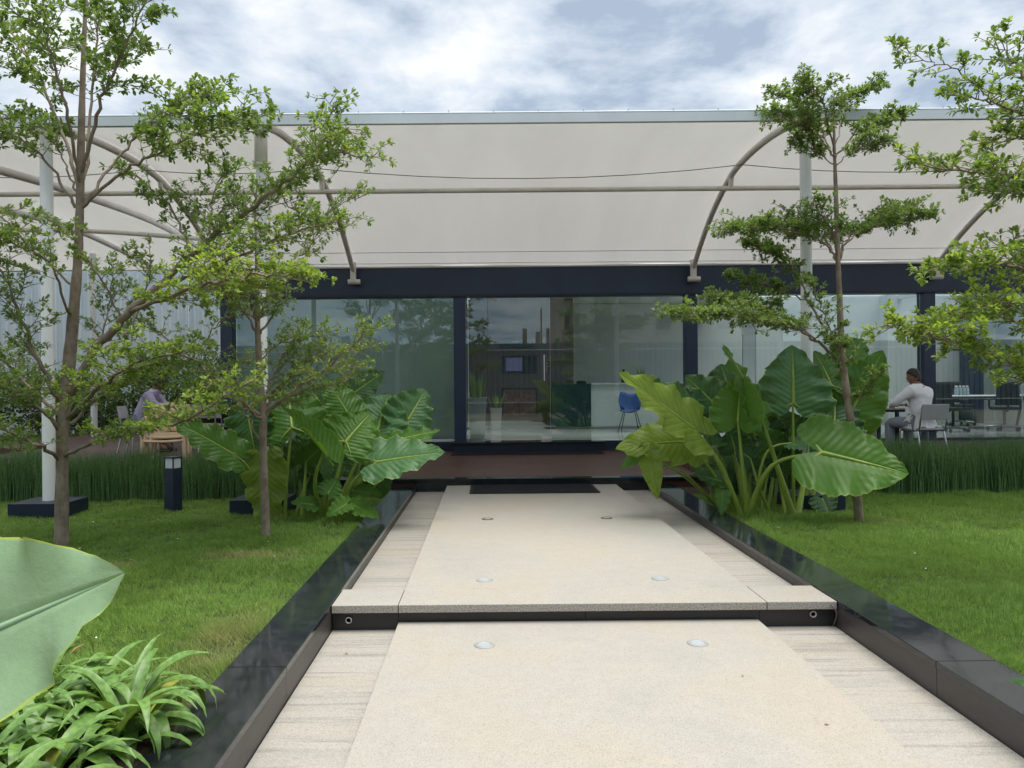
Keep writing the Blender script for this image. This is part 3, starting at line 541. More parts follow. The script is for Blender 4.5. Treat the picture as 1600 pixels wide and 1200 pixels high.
class Tree:
    def __init__(s, seed, leaf=0.05): s.r = np.random.default_rng(seed); s.pos = []; s.dir = []; s.nrm = []; s.L = []; s.W = []; s.yng = []; s.wood = MB(); s.leaf = leaf
    def rosette(s, p, d, k=6, young=0.0, sc=1.0):
        r = s.r; d = np.array(d); d = d / max(np.linalg.norm(d), 1e-6); a = r.uniform(0, 6.28); ref = np.array([0.3, 0.2, 1.0]); u = np.cross(d, ref); u /= max(np.linalg.norm(u), 1e-6); w = np.cross(u, d)
        for i in range(k):
            an = a + i * 2.4 + r.uniform(-.3, .3); sp = r.uniform(0.5, 1.25)
            dd = d * math.cos(sp) + (u * math.cos(an) + w * math.sin(an)) * math.sin(sp) + np.array([0, 0, r.uniform(-0.15, 0.25)])
            s.pos.append(np.array(p) + dd * 0.004); s.dir.append(dd); s.nrm.append(np.array([r.uniform(-.5, .5), r.uniform(-.6, .4), 1.0])); l = s.leaf * sc * r.uniform(0.45, 1.2); s.L.append(l); s.W.append(l * r.uniform(0.42, 0.56)); s.yng.append(r.random() < young)
    def twig(s, p, d, length, young, ros=0.045, depth=0, sc=1.0):
        """a wiry twig that carries rosettes"""
        r = s.r; p = np.array(p, float); d = np.array(d, float); d /= np.linalg.norm(d); n = max(2, int(length / 0.06)); pts = [p.copy()]
        for i in range(n):
            d = d + r.normal(0, 0.16, 3) + np.array([0, 0, 0.012]); d /= np.linalg.norm(d); p = p + d * length / n; pts.append(p.copy())
            if r.random() < 0.9: s.rosette(p + r.normal(0, 0.006, 3), d + np.array([0, 0, 0.6]) + r.normal(0, 0.4, 3), r.integers(4, 8), young, sc)
            if depth < 1 and i > 0 and r.random() < 0.62:
                sd = np.cross(d, [0, 0, 1.0]); sd /= max(np.linalg.norm(sd), 1e-6); s.twig(p, d * 0.7 + sd * (1 if r.random() < .5 else -1) * r.uniform(.6, 1.2) + np.array([0, 0, r.uniform(-.08, .12)]), length * r.uniform(0.3, 0.55), young, ros, depth + 1, sc)
        s.rosette(p, d, 7, young, sc)
        s.wood.tube(pts, [0.0035 * (1 - 0.6 * i / n) + 0.0008 for i in range(n + 1)], 4, False)
    def branch(s, pts, r0, r1, start=0.3, step=0.055, tl=(0.12, 0.38), young=0.0, up=0.12, flat=1.0, sc=1.0, n=7):  # young: share of leaves in the brighter tone painted for lit foliage and tips
        sm = smoothpath(pts, n); m = len(sm)
        sm = [p + Vector(s.r.normal(0, 0.010, 3)) if 0 < i < m - 1 else p for i, p in enumerate(sm)]
        s.wood.tube(sm, [r0 + (r1 - r0) * i / (m - 1) for i in range(m)], 8)
        tot = sum((b - a).length for a, b in zip(sm, sm[1:])); acc = 0; nxt = tot * start; sign = 1
        for a, b in zip(sm, sm[1:]):
            l = (b - a).length
            while acc + l >= nxt and l > 0:
                t = (nxt - acc) / l; p = a.lerp(b, t); d = (b - a).normalized(); fr = nxt / tot; sd = d.cross(Vector((0, 0, 1))); sd = sd.normalized() if sd.length > 0.1 else Vector((1, 0, 0))
                ang = s.r.uniform(-0.5, 0.9) * (1 if s.r.random() < .5 else 1)
                dirv = d * s.r.uniform(0.25, 0.9) + sd * sign * flat * s.r.uniform(0.5, 1.1) + Vector((0, 0, up * 0.7 + s.r.uniform(-0.10, 0.16)))
                s.twig(p, dirv, s.r.uniform(*tl) * (0.55 + 0.75 * math.sin(math.pi * min(1, 0.15 + 0.75 * (fr - start) / max(0.01, 1 - start)))), young, sc=sc); sign = -sign if s.r.random() < 0.8 else sign; nxt += step * s.r.uniform(0.6, 1.4)
            acc += l
        s.twig(sm[-1], sm[-1] - sm[-3], tl[0] * 1.3, young, sc=sc)
    def finish(s, root):
        s.wood.build('trunk', 'bark', root)
        A = lambda x: np.array(x); V, _ = leaf_quads(A(s.pos), A(s.dir), A(s.nrm), A(s.L), A(s.W)); n = len(s.pos)
        mi = np.tile(A(s.yng).astype(np.int32), 5)
        return tri_mesh('crown', V, leaf_faces(n), ['tree_leaf', 'tree_leaf_lit_tip'], root, mi=mi)
def ptsd(l, d): return [P(a[0], a[1], d + (a[2] if len(a) > 2 else 0)) for a in l]
NLEAF = []
def tree(label, base, trunk, radii, d, branches, seed, leaf, dens=1.1):
    T = Tree(seed, leaf); b = P(base[0], base[1], d); b.z = 0.07
    root = empty('garden_tree', b, 0, label, 'tree', 'young trees with tiered branches')
    tp = [b - Vector((0, 0, 0.05))] + ptsd(trunk, d); rad = [radii[0] * 1.25] + list(radii); sm = smoothpath(tp, 6)
    rr = [np.interp(i / 6, range(len(rad)), rad) * (1 + 0.05 * math.sin(i * 1.9)) for i in range(len(sm))]
    T.wood.tube(sm, rr, 14)
    for br in branches:
        kw = dict(br[3]) if len(br) > 3 else {}; kw['step'] = kw.get('step', .055) * dens; kw['tl'] = tuple(q * (0.8 if seed == 13 else 0.95) for q in kw.get('tl', (.12, .38))); T.branch(ptsd(br[0], d), br[1], br[2], **kw)
    NLEAF.append(len(T.pos))
    T.pos = [p - np.array(b) for p in T.pos]; T.wood.v = [(x - b.x, y - b.y, z - b.z) for x, y, z in T.wood.v]
    T.finish(root); return root
k1 = dict(step=0.045, tl=(0.12, 0.36))
yg = dict(step=0.035, tl=(0.10, 0.32), young=0.55)
tree('large multi-limbed tree in front of the leftmost white column', (96, 850),
     [(97, 740), (99, 660), (106, 590), (114, 500), (122, 400), (125, 310), (127, 210), (130, 100), (134, 0), (138, -80)], [0.052, 0.050, 0.056, 0.048, 0.038, 0.034, 0.031, 0.022, 0.016, 0.011, 0.007], 6.77, [
    ([(104, 625), (140, 560, -.05), (190, 500, -.1), (250, 445, -.15), (320, 380, -.2), (400, 322, -.3), (470, 262, -.3), (525, 200, -.3), (560, 225, -.4)], 0.045, 0.006, dict(step=0.04, start=0.38, tl=(0.15, 0.42))),
    ([(470, 262, -.3), (520, 240, -.5), (585, 245, -.6)], 0.012, 0.004, dict(step=0.045, start=0.1, tl=(0.1, 0.24), young=0.4)),
    ([(480, 255, -.3), (505, 215, -.2), (520, 170, -.1)], 0.010, 0.004, dict(step=0.06, start=0.2, tl=(0.08, 0.2), young=0.5)),
    ([(235, 455, -.1), (310, 425, -.3), (380, 395, -.5), (450, 365, -.6), (530, 345, -.7)], 0.022, 0.005, dict(step=0.035, start=0.2, tl=(0.14, 0.36), young=0.3)),
    ([(190, 497, 0), (260, 465, -.5), (340, 440, -.9), (410, 430, -1.1), (465, 435, -1.2)], 0.022, 0.005, dict(step=0.03, start=0.25, tl=(0.12, 0.32), young=0.75)),
    ([(300, 395, -.2), (270, 330, 0), (230, 290, .1), (205, 270, .1)], 0.012, 0.004, dict(step=0.045, start=0.2, tl=(0.1, 0.26))),
    ([(330, 372, -.2), (330, 310, .2), (350, 270, .3)], 0.012, 0.004, dict(step=0.04, start=0.2, tl=(0.12, 0.3))),
    ([(128, 325), (190, 268, -.1), (250, 236, -.2), (320, 205, -.2), (390, 185, -.3)], 0.016, 0.004, dict(step=0.035, start=0.42, tl=(0.14, 0.36), young=0.15, sc=1.25)),
    ([(128, 320), (180, 255, .3), (230, 200, .5), (300, 160, .6), (335, 150, .6)], 0.015, 0.004, dict(step=0.035, start=0.45, tl=(0.14, 0.38), sc=1.25)),
    ([(118, 325), (70, 250, -.1), (20, 210, -.3), (-60, 180, -.4)], 0.015, 0.004, dict(step=0.04, start=0.4, tl=(0.14, 0.34), sc=1.25)),
    ([(122, 290), (98, 210, .2), (60, 120, .3), (15, 50, .4), (-20, -10, .4)], 0.018, 0.005, dict(step=0.04, start=0.4, tl=(0.14, 0.36), sc=1.25)),
    ([(127, 270), (150, 180, -.2), (185, 95, -.3), (215, 30, -.3), (250, -40, -.3)], 0.018, 0.005, dict(step=0.04, start=0.4, tl=(0.14, 0.34), sc=1.3)),
    ([(128, 290), (110, 200, -.3), (85, 110, -.5), (70, 20, -.5), (60, -40, -.5)], 0.016, 0.005, dict(step=0.04, start=0.45, tl=(0.12, 0.32), sc=1.25)),
    ([(130, 280), (142, 160, .3), (150, 60, .4), (160, -40, .4)], 0.016, 0.005, dict(step=0.045, start=0.4, tl=(0.12, 0.34), sc=1.25)),
    ([(120, 300), (97, 245, .1), (85, 215, .1), (60, 190, .2)], 0.010, 0.004, dict(step=0.04, start=0.45, tl=(0.12, 0.3), sc=1.2)),
    ([(100, 640), (60, 565, -.2), (30, 490, -.3), (5, 430, -.4), (-40, 380, -.4)], 0.022, 0.005, dict(step=0.036, start=0.3, tl=(0.12, 0.34))),
    ([(112, 500), (80, 420, -.4), (40, 380, -.5), (0, 330, -.5)], 0.012, 0.004, dict(step=0.045, start=0.35, tl=(0.1, 0.28), young=0.25)),
    ([(118, 450), (60, 400, .2), (20, 375, .3), (-30, 350, .3)], 0.012, 0.004, dict(step=0.055, start=0.4, tl=(0.1, 0.24))),
    ([(190, 500, -.1), (160, 440, -.3), (120, 380, -.4), (80, 345, -.5)], 0.010, 0.003, dict(step=0.06, start=0.3, tl=(0.08, 0.22), young=0.3)),
    ([(150, 550, -.1), (200, 520, .3), (225, 460, .5), (235, 400, .5)], 0.012, 0.004, dict(step=0.045, start=0.3, tl=(0.1, 0.28), young=0.2)),
    ([(100, 712), (150, 690, -.4), (220, 672, -.8), (290, 655, -1.1), (345, 625, -1.3), (388, 598, -1.4)], 0.017, 0.005, dict(step=0.032, start=0.25, tl=(0.08, 0.22), young=0.5, up=0.2)),
    ([(94, 718), (50, 690, -.3), (0, 668, -.5), (-60, 650, -.6)], 0.020, 0.006, dict(step=0.036, start=0.2, tl=(0.12, 0.32))),
    ([(104, 655), (160, 600, -.4), (220, 565, -.7), (285, 548, -.9)], 0.020, 0.005, dict(step=0.028, start=0.2, tl=(0.12, 0.36), young=0.5)),
    ([(104, 665), (150, 625, .1), (200, 600, .2), (260, 590, .2)], 0.016, 0.005, dict(step=0.03, start=0.15, tl=(0.12, 0.34), young=0.1)),
    ([(98, 670), (50, 630, -.2), (10, 605, -.3), (-50, 590, -.4)], 0.020, 0.005, dict(step=0.03, start=0.15, tl=(0.14, 0.36))),
    ([(98, 650), (40, 600, .5), (0, 560, .6), (-40, 540, .6)], 0.018, 0.005, dict(step=0.032, start=0.2, tl=(0.14, 0.36))),
    ([(105, 600), (150, 545, .5), (170, 480, .7), (175, 420, .8)], 0.012, 0.004, dict(step=0.05, start=0.3, tl=(0.1, 0.28))),
], 11, 0.047, 0.95)
tree('slim tree at the left clump of giant leaves, before the second white column', (416, 836),
     [(413, 760), (411, 690), (411, 645), (406, 590), (403, 530), (402, 470), (401, 400), (399, 335), (402, 280)], [0.036, 0.034, 0.037, 0.029, 0.026, 0.023, 0.015, 0.010, 0.006, 0.004], 7.15, [
    ([(409, 650), (375, 625, -.2), (340, 595, -.3), (300, 562, .1), (250, 520, .3), (215, 498, .4)], 0.022, 0.004, dict(step=0.04, start=0.25, tl=(0.1, 0.3))),
    ([(300, 562, .1), (325, 525, .2), (350, 500, .3), (360, 495, .3)], 0.008, 0.003, dict(step=0.05, start=0.2, tl=(0.08, 0.2))),
    ([(409, 655), (375, 625, -.6), (335, 600, -.9), (310, 605, -1.0)], 0.014, 0.004, dict(step=0.03, start=0.3, tl=(0.08, 0.22), young=0.7)),
    ([(412, 650), (445, 622, -.1), (495, 585, -.2), (540, 548, -.3), (582, 515, -.4)], 0.020, 0.003, dict(step=0.032, start=0.12, tl=(0.12, 0.34), young=0.25)),
    ([(412, 645), (440, 600, .3), (490, 560, .4), (560, 545, .5)], 0.016, 0.003, dict(step=0.03, start=0.12, tl=(0.12, 0.34))),
    ([(411, 640), (430, 580, .2), (455, 540, .3), (500, 520, .4)], 0.014, 0.003, dict(step=0.03, start=0.2, tl=(0.12, 0.3), young=0.3)),
    ([(411, 648), (460, 615, .6), (520, 600, .8), (560, 590, .9)], 0.012, 0.003, dict(step=0.035, start=0.1, tl=(0.12, 0.3))),
    ([(403, 520), (375, 480, -.1), (345, 455, -.2), (325, 440, -.2)], 0.014, 0.003, dict(step=0.035, start=0.3, tl=(0.08, 0.22))),
    ([(403, 525), (430, 480, 0), (452, 435, 0), (470, 405, 0)], 0.013, 0.003, dict(step=0.09, start=0.4, tl=(0.06, 0.14))),
    ([(402, 510), (392, 475, -.3), (395, 445, -.4)], 0.012, 0.003, dict(step=0.018, start=0.1, tl=(0.12, 0.26))),
    ([(402, 505), (415, 470, .2), (425, 445, .3)], 0.012, 0.003, dict(step=0.022, start=0.1, tl=(0.12, 0.26))),
    ([(406, 560), (440, 535, .1), (490, 525, .2)], 0.010, 0.003, dict(step=0.03, start=0.2, tl=(0.1, 0.24))),
    ([(401, 345), (385, 320, .1), (370, 300, .1)], 0.006, 0.003, dict(step=0.05, start=0.3, tl=(0.08, 0.2))),
    ([(401, 345), (425, 315, .2), (450, 295, .3)], 0.006, 0.003, dict(step=0.05, start=0.3, tl=(0.08, 0.2))),
    ([(402, 440), (450, 412, .3), (485, 385, .4), (512, 335, .5), (570, 305, .6)], 0.010, 0.003, dict(step=0.03, start=0.35, tl=(0.08, 0.22))),
    ([(409, 690), (380, 640, .3), (345, 590, .5), (400, 560, .6)], 0.010, 0.003, dict(step=0.035, start=0.3, tl=(0.1, 0.26))),
], 12, 0.037, 1.0)
tree('slender straight tree with flat tiers of leaves, behind the right clump of giant leaves', (1343, 814),
     [(1338, 760), (1332, 680), (1321, 600), (1315, 540), (1312, 470), (1309, 400), (1306, 300), (1304, 240), (1303, 180), (1303, 150)], [0.040, 0.036, 0.036, 0.034, 0.028, 0.024, 0.021, 0.014, 0.011, 0.006, 0.003], 7.74, [
    ([(1304, 250), (1280, 215, 0), (1245, 192, -.1), (1205, 178, -.2)], 0.010, 0.003, dict(step=0.026, start=0.25, tl=(0.10, 0.24), up=0.1)),
    ([(1304, 250), (1280, 200, .3), (1248, 160, .4), (1215, 142, .4)], 0.010, 0.003, dict(step=0.026, start=0.3, tl=(0.10, 0.24), up=0.1)),
    ([(1304, 240), (1292, 180, -.2), (1275, 145, -.3), (1262, 128, -.3)], 0.010, 0.003, dict(step=0.026, start=0.35, tl=(0.1, 0.24), up=0.06)),
    ([(1305, 245), (1335, 212, 0), (1375, 192, .1), (1405, 182, .1)], 0.010, 0.003, dict(step=0.026, start=0.3, tl=(0.08, 0.22), up=0.08)),
    ([(1305, 225), (1322, 165, .2), (1350, 140, .3), (1375, 132, .3)], 0.008, 0.003, dict(step=0.03, start=0.4, tl=(0.08, 0.18), up=0.06)),
    ([(1305, 262), (1275, 235, .1), (1245, 225, .1)], 0.007, 0.003, dict(step=0.028, start=0.25, tl=(0.08, 0.2))),
    ([(1305, 262), (1335, 235, -.1), (1380, 222, -.1)], 0.007, 0.003, dict(step=0.028, start=0.25, tl=(0.08, 0.2))),
    ([(1308, 410), (1285, 378, 0), (1240, 362, -.1), (1190, 355, -.2), (1140, 358, -.2)], 0.012, 0.003, dict(step=0.024, start=0.3, tl=(0.1, 0.28), up=0.12)),
    ([(1308, 410), (1290, 375, .4), (1250, 350, .6), (1200, 350, .7)], 0.010, 0.003, dict(step=0.028, start=0.3, tl=(0.1, 0.28), up=0.1)),
    ([(1308, 400), (1300, 360, -.2), (1285, 335, -.3), (1275, 322, -.3)], 0.009, 0.003, dict(step=0.028, start=0.3, tl=(0.08, 0.22), up=0.15)),
    ([(1310, 410), (1328, 375, 0), (1370, 352, .1), (1410, 345, .1), (1448, 338, .1)], 0.012, 0.003, dict(step=0.026, start=0.3, tl=(0.1, 0.26), up=0.12)),
    ([(1310, 400), (1330, 365, .4), (1370, 345, .5), (1415, 325, .6)], 0.009, 0.003, dict(step=0.03, start=0.35, tl=(0.1, 0.24), up=0.12)),
    ([(1318, 560), (1290, 515, .2), (1262, 470, .3), (1240, 425, .4), (1200, 390, .5), (1180, 378, .5)], 0.016, 0.003, dict(step=0.05, start=0.5, tl=(0.08, 0.22))),
    ([(1240, 425, .4), (1215, 400, .5), (1170, 385, .6)], 0.007, 0.003, dict(step=0.03, start=0.2, tl=(0.08, 0.22))),
    ([(1262, 470, .3), (1220, 455, .1), (1180, 440, 0), (1145, 432, 0)], 0.008, 0.003, dict(step=0.035, start=0.3, tl=(0.06, 0.18))),
    ([(1320, 580), (1290, 545, -.1), (1250, 516, -.3), (1190, 500, -.4), (1120, 494, -.5), (1050, 492, -.5)], 0.018, 0.003, dict(step=0.022, start=0.35, tl=(0.1, 0.26), up=0.12)),
    ([(1275, 530, -.2), (1220, 490, -.1), (1160, 475, 0), (1110, 470, .1)], 0.010, 0.003, dict(step=0.026, start=0.3, tl=(0.1, 0.26), up=0.1)),
    ([(1318, 570), (1300, 520, -.2), (1280, 470, -.3), (1265, 440, -.3)], 0.009, 0.003, dict(step=0.05, start=0.2, tl=(0.06, 0.18))),
    ([(1330, 650), (1352, 612, -.1), (1378, 578, -.2)], 0.006, 0.002, dict(step=0.04, start=0.3, tl=(0.05, 0.12))),
    ([(1322, 600), (1310, 540, -.3), (1300, 530, -.3)], 0.005, 0.002, dict(step=0.05, start=0.3, tl=(0.05, 0.14))),
], 13, 0.042, 0.42)
tree('close tree at the right edge of the lawn, only its leafy left branches in view', (1690, 955),
     [(1688, 850), (1686, 700), (1684, 560), (1680, 420), (1678, 300), (1676, 150), (1676, 20), (1676, -60)], [0.05, 0.05, 0.046, 0.04, 0.036, 0.03, 0.022, 0.014, 0.006], 5.2, [
    ([(1680, 330), (1620, 292, 0), (1570, 275, -.1), (1500, 268, -.2), (1430, 252, -.2)], 0.014, 0.003, dict(step=0.026, start=0.2, tl=(0.08, 0.2), young=0.3, up=0.18)),
    ([(1680, 350), (1630, 315, .2), (1580, 300, .3), (1545, 300, .3)], 0.012, 0.003, dict(step=0.03, start=0.2, tl=(0.08, 0.2), young=0.2)),
    ([(1678, 260), (1630, 205, 0), (1590, 175, 0), (1540, 155, -.1), (1490, 148, -.1)], 0.012, 0.003, dict(step=0.032, start=0.25, tl=(0.1, 0.22), young=0.2)),
    ([(1678, 240), (1620, 150, .2), (1590, 100, .3), (1550, 70, .4)], 0.012, 0.003, dict(step=0.035, start=0.3, tl=(0.1, 0.24), young=0.2)),
    ([(1560, 160, 0), (1500, 115, 0), (1450, 95, 0), (1400, 75, 0)], 0.006, 0.002, dict(step=0.055, start=0.3, tl=(0.05, 0.14), young=0.2)),
    ([(1680, 290), (1640, 240, .1), (1600, 218, .2), (1550, 215, .2)], 0.010, 0.003, dict(step=0.032, start=0.3, tl=(0.08, 0.2), young=0.4)),
    ([(1684, 500), (1640, 440, -.1), (1590, 418, -.2), (1530, 412, -.3), (1460, 420, -.4)], 0.014, 0.003, dict(step=0.025, start=0.2, tl=(0.08, 0.22), young=0.5)),
    ([(1684, 480), (1640, 420, .3), (1600, 395, .4), (1570, 385, .4)], 0.010, 0.003, dict(step=0.035, start=0.2, tl=(0.08, 0.22), young=0.3)),
    ([(1686, 640), (1630, 590, -.1), (1575, 565, -.2), (1500, 540, -.3), (1440, 520, -.4), (1385, 508, -.4)], 0.016, 0.003, dict(step=0.022, start=0.2, tl=(0.08, 0.20), young=0.65, up=0.16)),
    ([(1686, 600), (1630, 530, .1), (1580, 500, .2), (1520, 495, .2), (1465, 505, .2)], 0.014, 0.003, dict(step=0.024, start=0.2, tl=(0.08, 0.22), young=0.6)),
    ([(1686, 570), (1640, 500, -.3), (1590, 475, -.4), (1540, 478, -.4)], 0.012, 0.003, dict(step=0.028, start=0.2, tl=(0.08, 0.22), young=0.6)),
    ([(1680, 640), (1630, 605, .3), (1585, 590, .3)], 0.010, 0.003, dict(step=0.03, start=0.2, tl=(0.08, 0.2), young=0.5)),
], 14, 0.048, 0.95)
# trees behind the camera, seen only mirrored in the glass: plain world positions
def far_tree(label, x, y, h, seed, name='garden_tree'):
    T = Tree(seed, 0.085); r = T.r; root = empty(name, (x, y, 0.05), 0, label, 'tree')
    T.wood.tube([(0, 0, 0), (0.03, 0, h * 0.5), (0, 0.02, h)], [0.09, 0.06, 0.01], 8)
    for k in range(15):
        z = h * (0.30 + 0.68 * k / 15); a = k * 2.4 + r.uniform(-.3, .3); L = (0.45 + 0.3 * r.random()) * (h - z * 0.65) * 0.62
        T.branch([Vector((0, 0, z)), Vector((math.cos(a) * L * .5, math.sin(a) * L * .5, z + .25)), Vector((math.cos(a) * L, math.sin(a) * L, z + .38))], 0.03, 0.004, 0.3, 0.09, (0.2, 0.55))
    T.finish(root); return root
far_tree('tiered tree on the lawn, mirrored in the left window', -2.9, -3.2, 5.6, 31); far_tree('second tiered tree mirrored in the left window, nearer the dark frame', -1.6, -7.5, 6.0, 32)
far_tree('tiered tree mirrored in the window right of the glass door', 5.0, -5.5, 6.0, 33)
tube('utility_pole', 'raw_concrete', [(4.6, -12, -0.2), (4.6, -12, 9)], 0.13, None, label='concrete pole mirrored in the window beside the glass door', cat='pole')

# bushes by the far fence
def bush(name, label, c, rx, ry, h, n, seed, leaf=0.10, group=None):
    r = np.random.default_rng(seed); root = empty(name, (c[0], c[1], c[2]), 0, label, 'bush', group)
    u = r.normal(0, 1, (n, 3)); u /= np.linalg.norm(u, axis=1, keepdims=True); rad = r.uniform(0.55, 1.0, n) ** 0.6
    cl = r.integers(0, 22, n); cc = r.normal(0, 0.35, (22, 3)); q = (u * rad[:, None] * 0.75 + cc[cl] * 0.55)
    pos = np.stack([q[:, 0] * rx, q[:, 1] * ry, h * 0.5 + q[:, 2] * h * 0.52], 1); pos[:, 2] = np.abs(pos[:, 2])
    d = u + r.normal(0, 0.6, (n, 3)) + np.array([0, 0, 0.4]); nr = r.normal(0, 0.5, (n, 3)) + np.array([0, -0.4, 0.8]); L = r.uniform(0.6, 1.4, n) * leaf
    V, _ = leaf_quads(pos, d, nr, L, L * 0.45); tri_mesh('foliage', V, leaf_faces(n), 'bush_leaf', root)
    mb = MB()
    for k in range(7): a = k * 0.9; mb.tube([(0.05 * math.cos(a), 0.05 * math.sin(a), -0.02), (rx * .5 * math.cos(a), ry * .5 * math.sin(a), h * 0.65)], [0.025, 0.008], 6)
    mb.build('stem', 'bark', root); return root
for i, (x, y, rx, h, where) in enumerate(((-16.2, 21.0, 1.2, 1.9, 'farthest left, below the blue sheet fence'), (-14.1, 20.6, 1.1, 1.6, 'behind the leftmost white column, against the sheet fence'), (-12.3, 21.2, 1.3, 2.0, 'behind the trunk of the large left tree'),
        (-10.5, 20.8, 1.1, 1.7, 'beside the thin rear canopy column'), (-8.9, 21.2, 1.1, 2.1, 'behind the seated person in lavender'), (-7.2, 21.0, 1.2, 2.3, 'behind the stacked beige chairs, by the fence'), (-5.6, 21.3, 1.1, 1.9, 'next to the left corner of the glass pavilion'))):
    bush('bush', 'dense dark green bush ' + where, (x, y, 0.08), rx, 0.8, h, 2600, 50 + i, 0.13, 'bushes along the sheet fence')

# ------------------------------------------------------------------ elephant ears
TS = [-0.30, -0.27, -0.22, -0.16, -0.09, -0.02, 0.06, 0.14, 0.23, 0.32, 0.41, 0.5, 0.59, 0.68, 0.76, 0.84, 0.91, 0.96, 1.0]
WO = [0.44, 0.62, 0.78, 0.90, 0.97, 1.0, 1.0, 0.985, 0.955, 0.905, 0.84, 0.76, 0.665, 0.56, 0.45, 0.33, 0.21, 0.11, 0.0]
WI = [0.40, 0.27, 0.17, 0.10, 0.05, 0.0, 0, 0, 0, 0, 0, 0, 0, 0, 0, 0, 0, 0, 0]
def ear_blade(name, mat, A, T, W, hint, parent, fold=0.16, droop=0.10, wavy=0.05, seed=0, curl=0.0, lobes=1.0, nv=11, rib='petiole', vamp=1.0):
    """sagittate blade from petiole joint A to tip T; W is its full width"""
    r = random.Random(seed); A = Vector(A); T = Vector(T); L = (T - A).length; ax = (T - A).normalized(); hint = Vector(hint); nz = (hint - ax * hint.dot(ax)).normalized(); sx = ax.cross(nz)
    ph = [r.uniform(0, 6.28) for _ in range(6)]; fr = r.uniform(5.5, 8); asym = r.uniform(-0.08, 0.08)
    NS = 12; ts = []
    for a, b in zip(TS, TS[1:]): ts += [a, (a + b) / 2]
    ts.append(1.0)
    vs = []; uv = []; fs = []
    for side in (-1, 1):
        o = len(vs)
        for t in ts:
            wo = np.interp(t, TS, WO) * W / 2 * (1 + asym * side); wi = np.interp(t, TS, WI) * W / 2
            tt = t * (lobes if t < 0 else 1)
            for j in range(NS + 1):
                s = j / NS; x = wi + (wo - wi) * s; xs = x / (W / 2)
                e = wavy * W * (s ** 2.2) * (math.sin(fr * 3.4 * t + ph[0] + side * ph[1]) + 0.5 * math.sin(fr * 8.3 * t + ph[2] * side)) * min(1, (1.02 - t) * 4)
                vein = -0.009 * vamp * W / 0.4 * abs(math.sin(math.pi * nv * (tt - 0.26 * xs))) * min(1, xs * 4)
                z = fold * x - 0.35 * fold * x * x / (W / 2) * 1.0 - droop * L * max(0, t) ** 2 - 0.35 * droop * L * (max(0, -t) * 2) + e + vein * -1 + curl * x * x / W - (0.012 * W if j == 0 and t > 0 else 0)
                # margin scallops
                x2 = x * (1 + (0.022 * math.sin(math.pi * 22 * (t - 0.26)) if j == NS else 0)); yy = tt * L + (0.07 * L * xs if t >= 0 else 0) * (1 - t) * 0.5
                vs.append(A + ax * yy + sx * (x2 * side) + nz * z); uv.append((0.5 + 0.5 * side * (s if t > -0.02 else max(s, 0.08)), tt))
        n1 = NS + 1
        for i in range(len(ts) - 1):
            for j in range(NS):
                q = (o + i * n1 + j, o + i * n1 + j + 1, o + (i + 1) * n1 + j + 1, o + (i + 1) * n1 + j); fs.append(q if side > 0 else q[::-1])
    pl = Vector(parent.location); mb = MB(); mb.add([v - pl for v in vs], fs, True); mb.uv = uv; mb.cur = 1
    # raised midrib below the blade
    k = 9; mp = [A + ax * (L * 0.93 * i / k) + nz * (-droop * L * (0.93 * i / k) ** 2 - 0.006) - pl for i in range(k + 1)]; n0 = len(mb.v)
    mb.tube(mp, [0.012 * W / 0.4 * (1 - 0.85 * i / k) + 0.001 for i in range(k + 1)], 6); mb.uv += [(0.5, 0.5)] * (len(mb.v) - n0)
    for sd in (-1, 1):
        n0 = len(mb.v); mb.tube([A - pl - nz * 0.004, A - ax * 0.10 * L * lobes + sx * sd * W * 0.11 - nz * 0.003 - pl, A - ax * 0.2 * L * lobes + sx * sd * W * 0.19 - pl], [0.010 * W / 0.4, 0.006 * W / 0.4, 0.002], 5); mb.uv += [(0.5, 0.5)] * (len(mb.v) - n0)
    return mb.build(name, [mat, rib], parent)
def petiole(parent, base, A, mid=None, r0=0.03, r1=0.011, bend=0.0):
    base = Vector(base); A = Vector(A); pl = Vector(parent.location)
    m = Vector(mid) if mid is not None else base.lerp(A, 0.5) + Vector((0, 0, 0.08 * (A - base).length))
    pts = [p - pl for p in smoothpath([base, m, A], 8)]; n = len(pts)
    rr = [r1 + (r0 - r1) * (1 - i / (n - 1)) ** 1.3 for i in range(n)]
    return MB().tube(pts, rr, 10).build('petiole', 'petiole', parent)
def clump(label, base_px, d, leaves, seed):
    b = P(base_px[0], base_px[1], d); b.z = 0.085; root = empty('elephant_ear_plant', b, 0, label, 'plant', 'clumps of giant elephant ear leaves')
    for i, lf in enumerate(leaves):
        base, A, T, W, dA, dT, mat, hint = lf[:8]; kw = dict(lf[8]) if len(lf) > 8 else {}
        bp = P(base[0], base[1], d + (base[2] if len(base) > 2 else 0)); bp.z = 0.06
        Ap = P(A[0], A[1], d + dA); Tp = P(T[0], T[1], d + dT); Wm = W * (d + dA) / F
        mid = kw.pop('mid', None); r0 = kw.pop('r0', 0.028); np_ = kw.pop('nopet', False)
        if mid: mid = P(mid[0], mid[1], d + (mid[2] if len(mid) > 2 else dA / 2))
        ear_blade('leaf', mat, Ap, Tp, Wm * 1.13, hint, root, seed=seed * 100 + i, **kw)
        if not np_: petiole(root, bp, Ap, mid, r0)
    return root
FC = (0, -1, 0.25); UPF = (0, -0.6, 0.8)
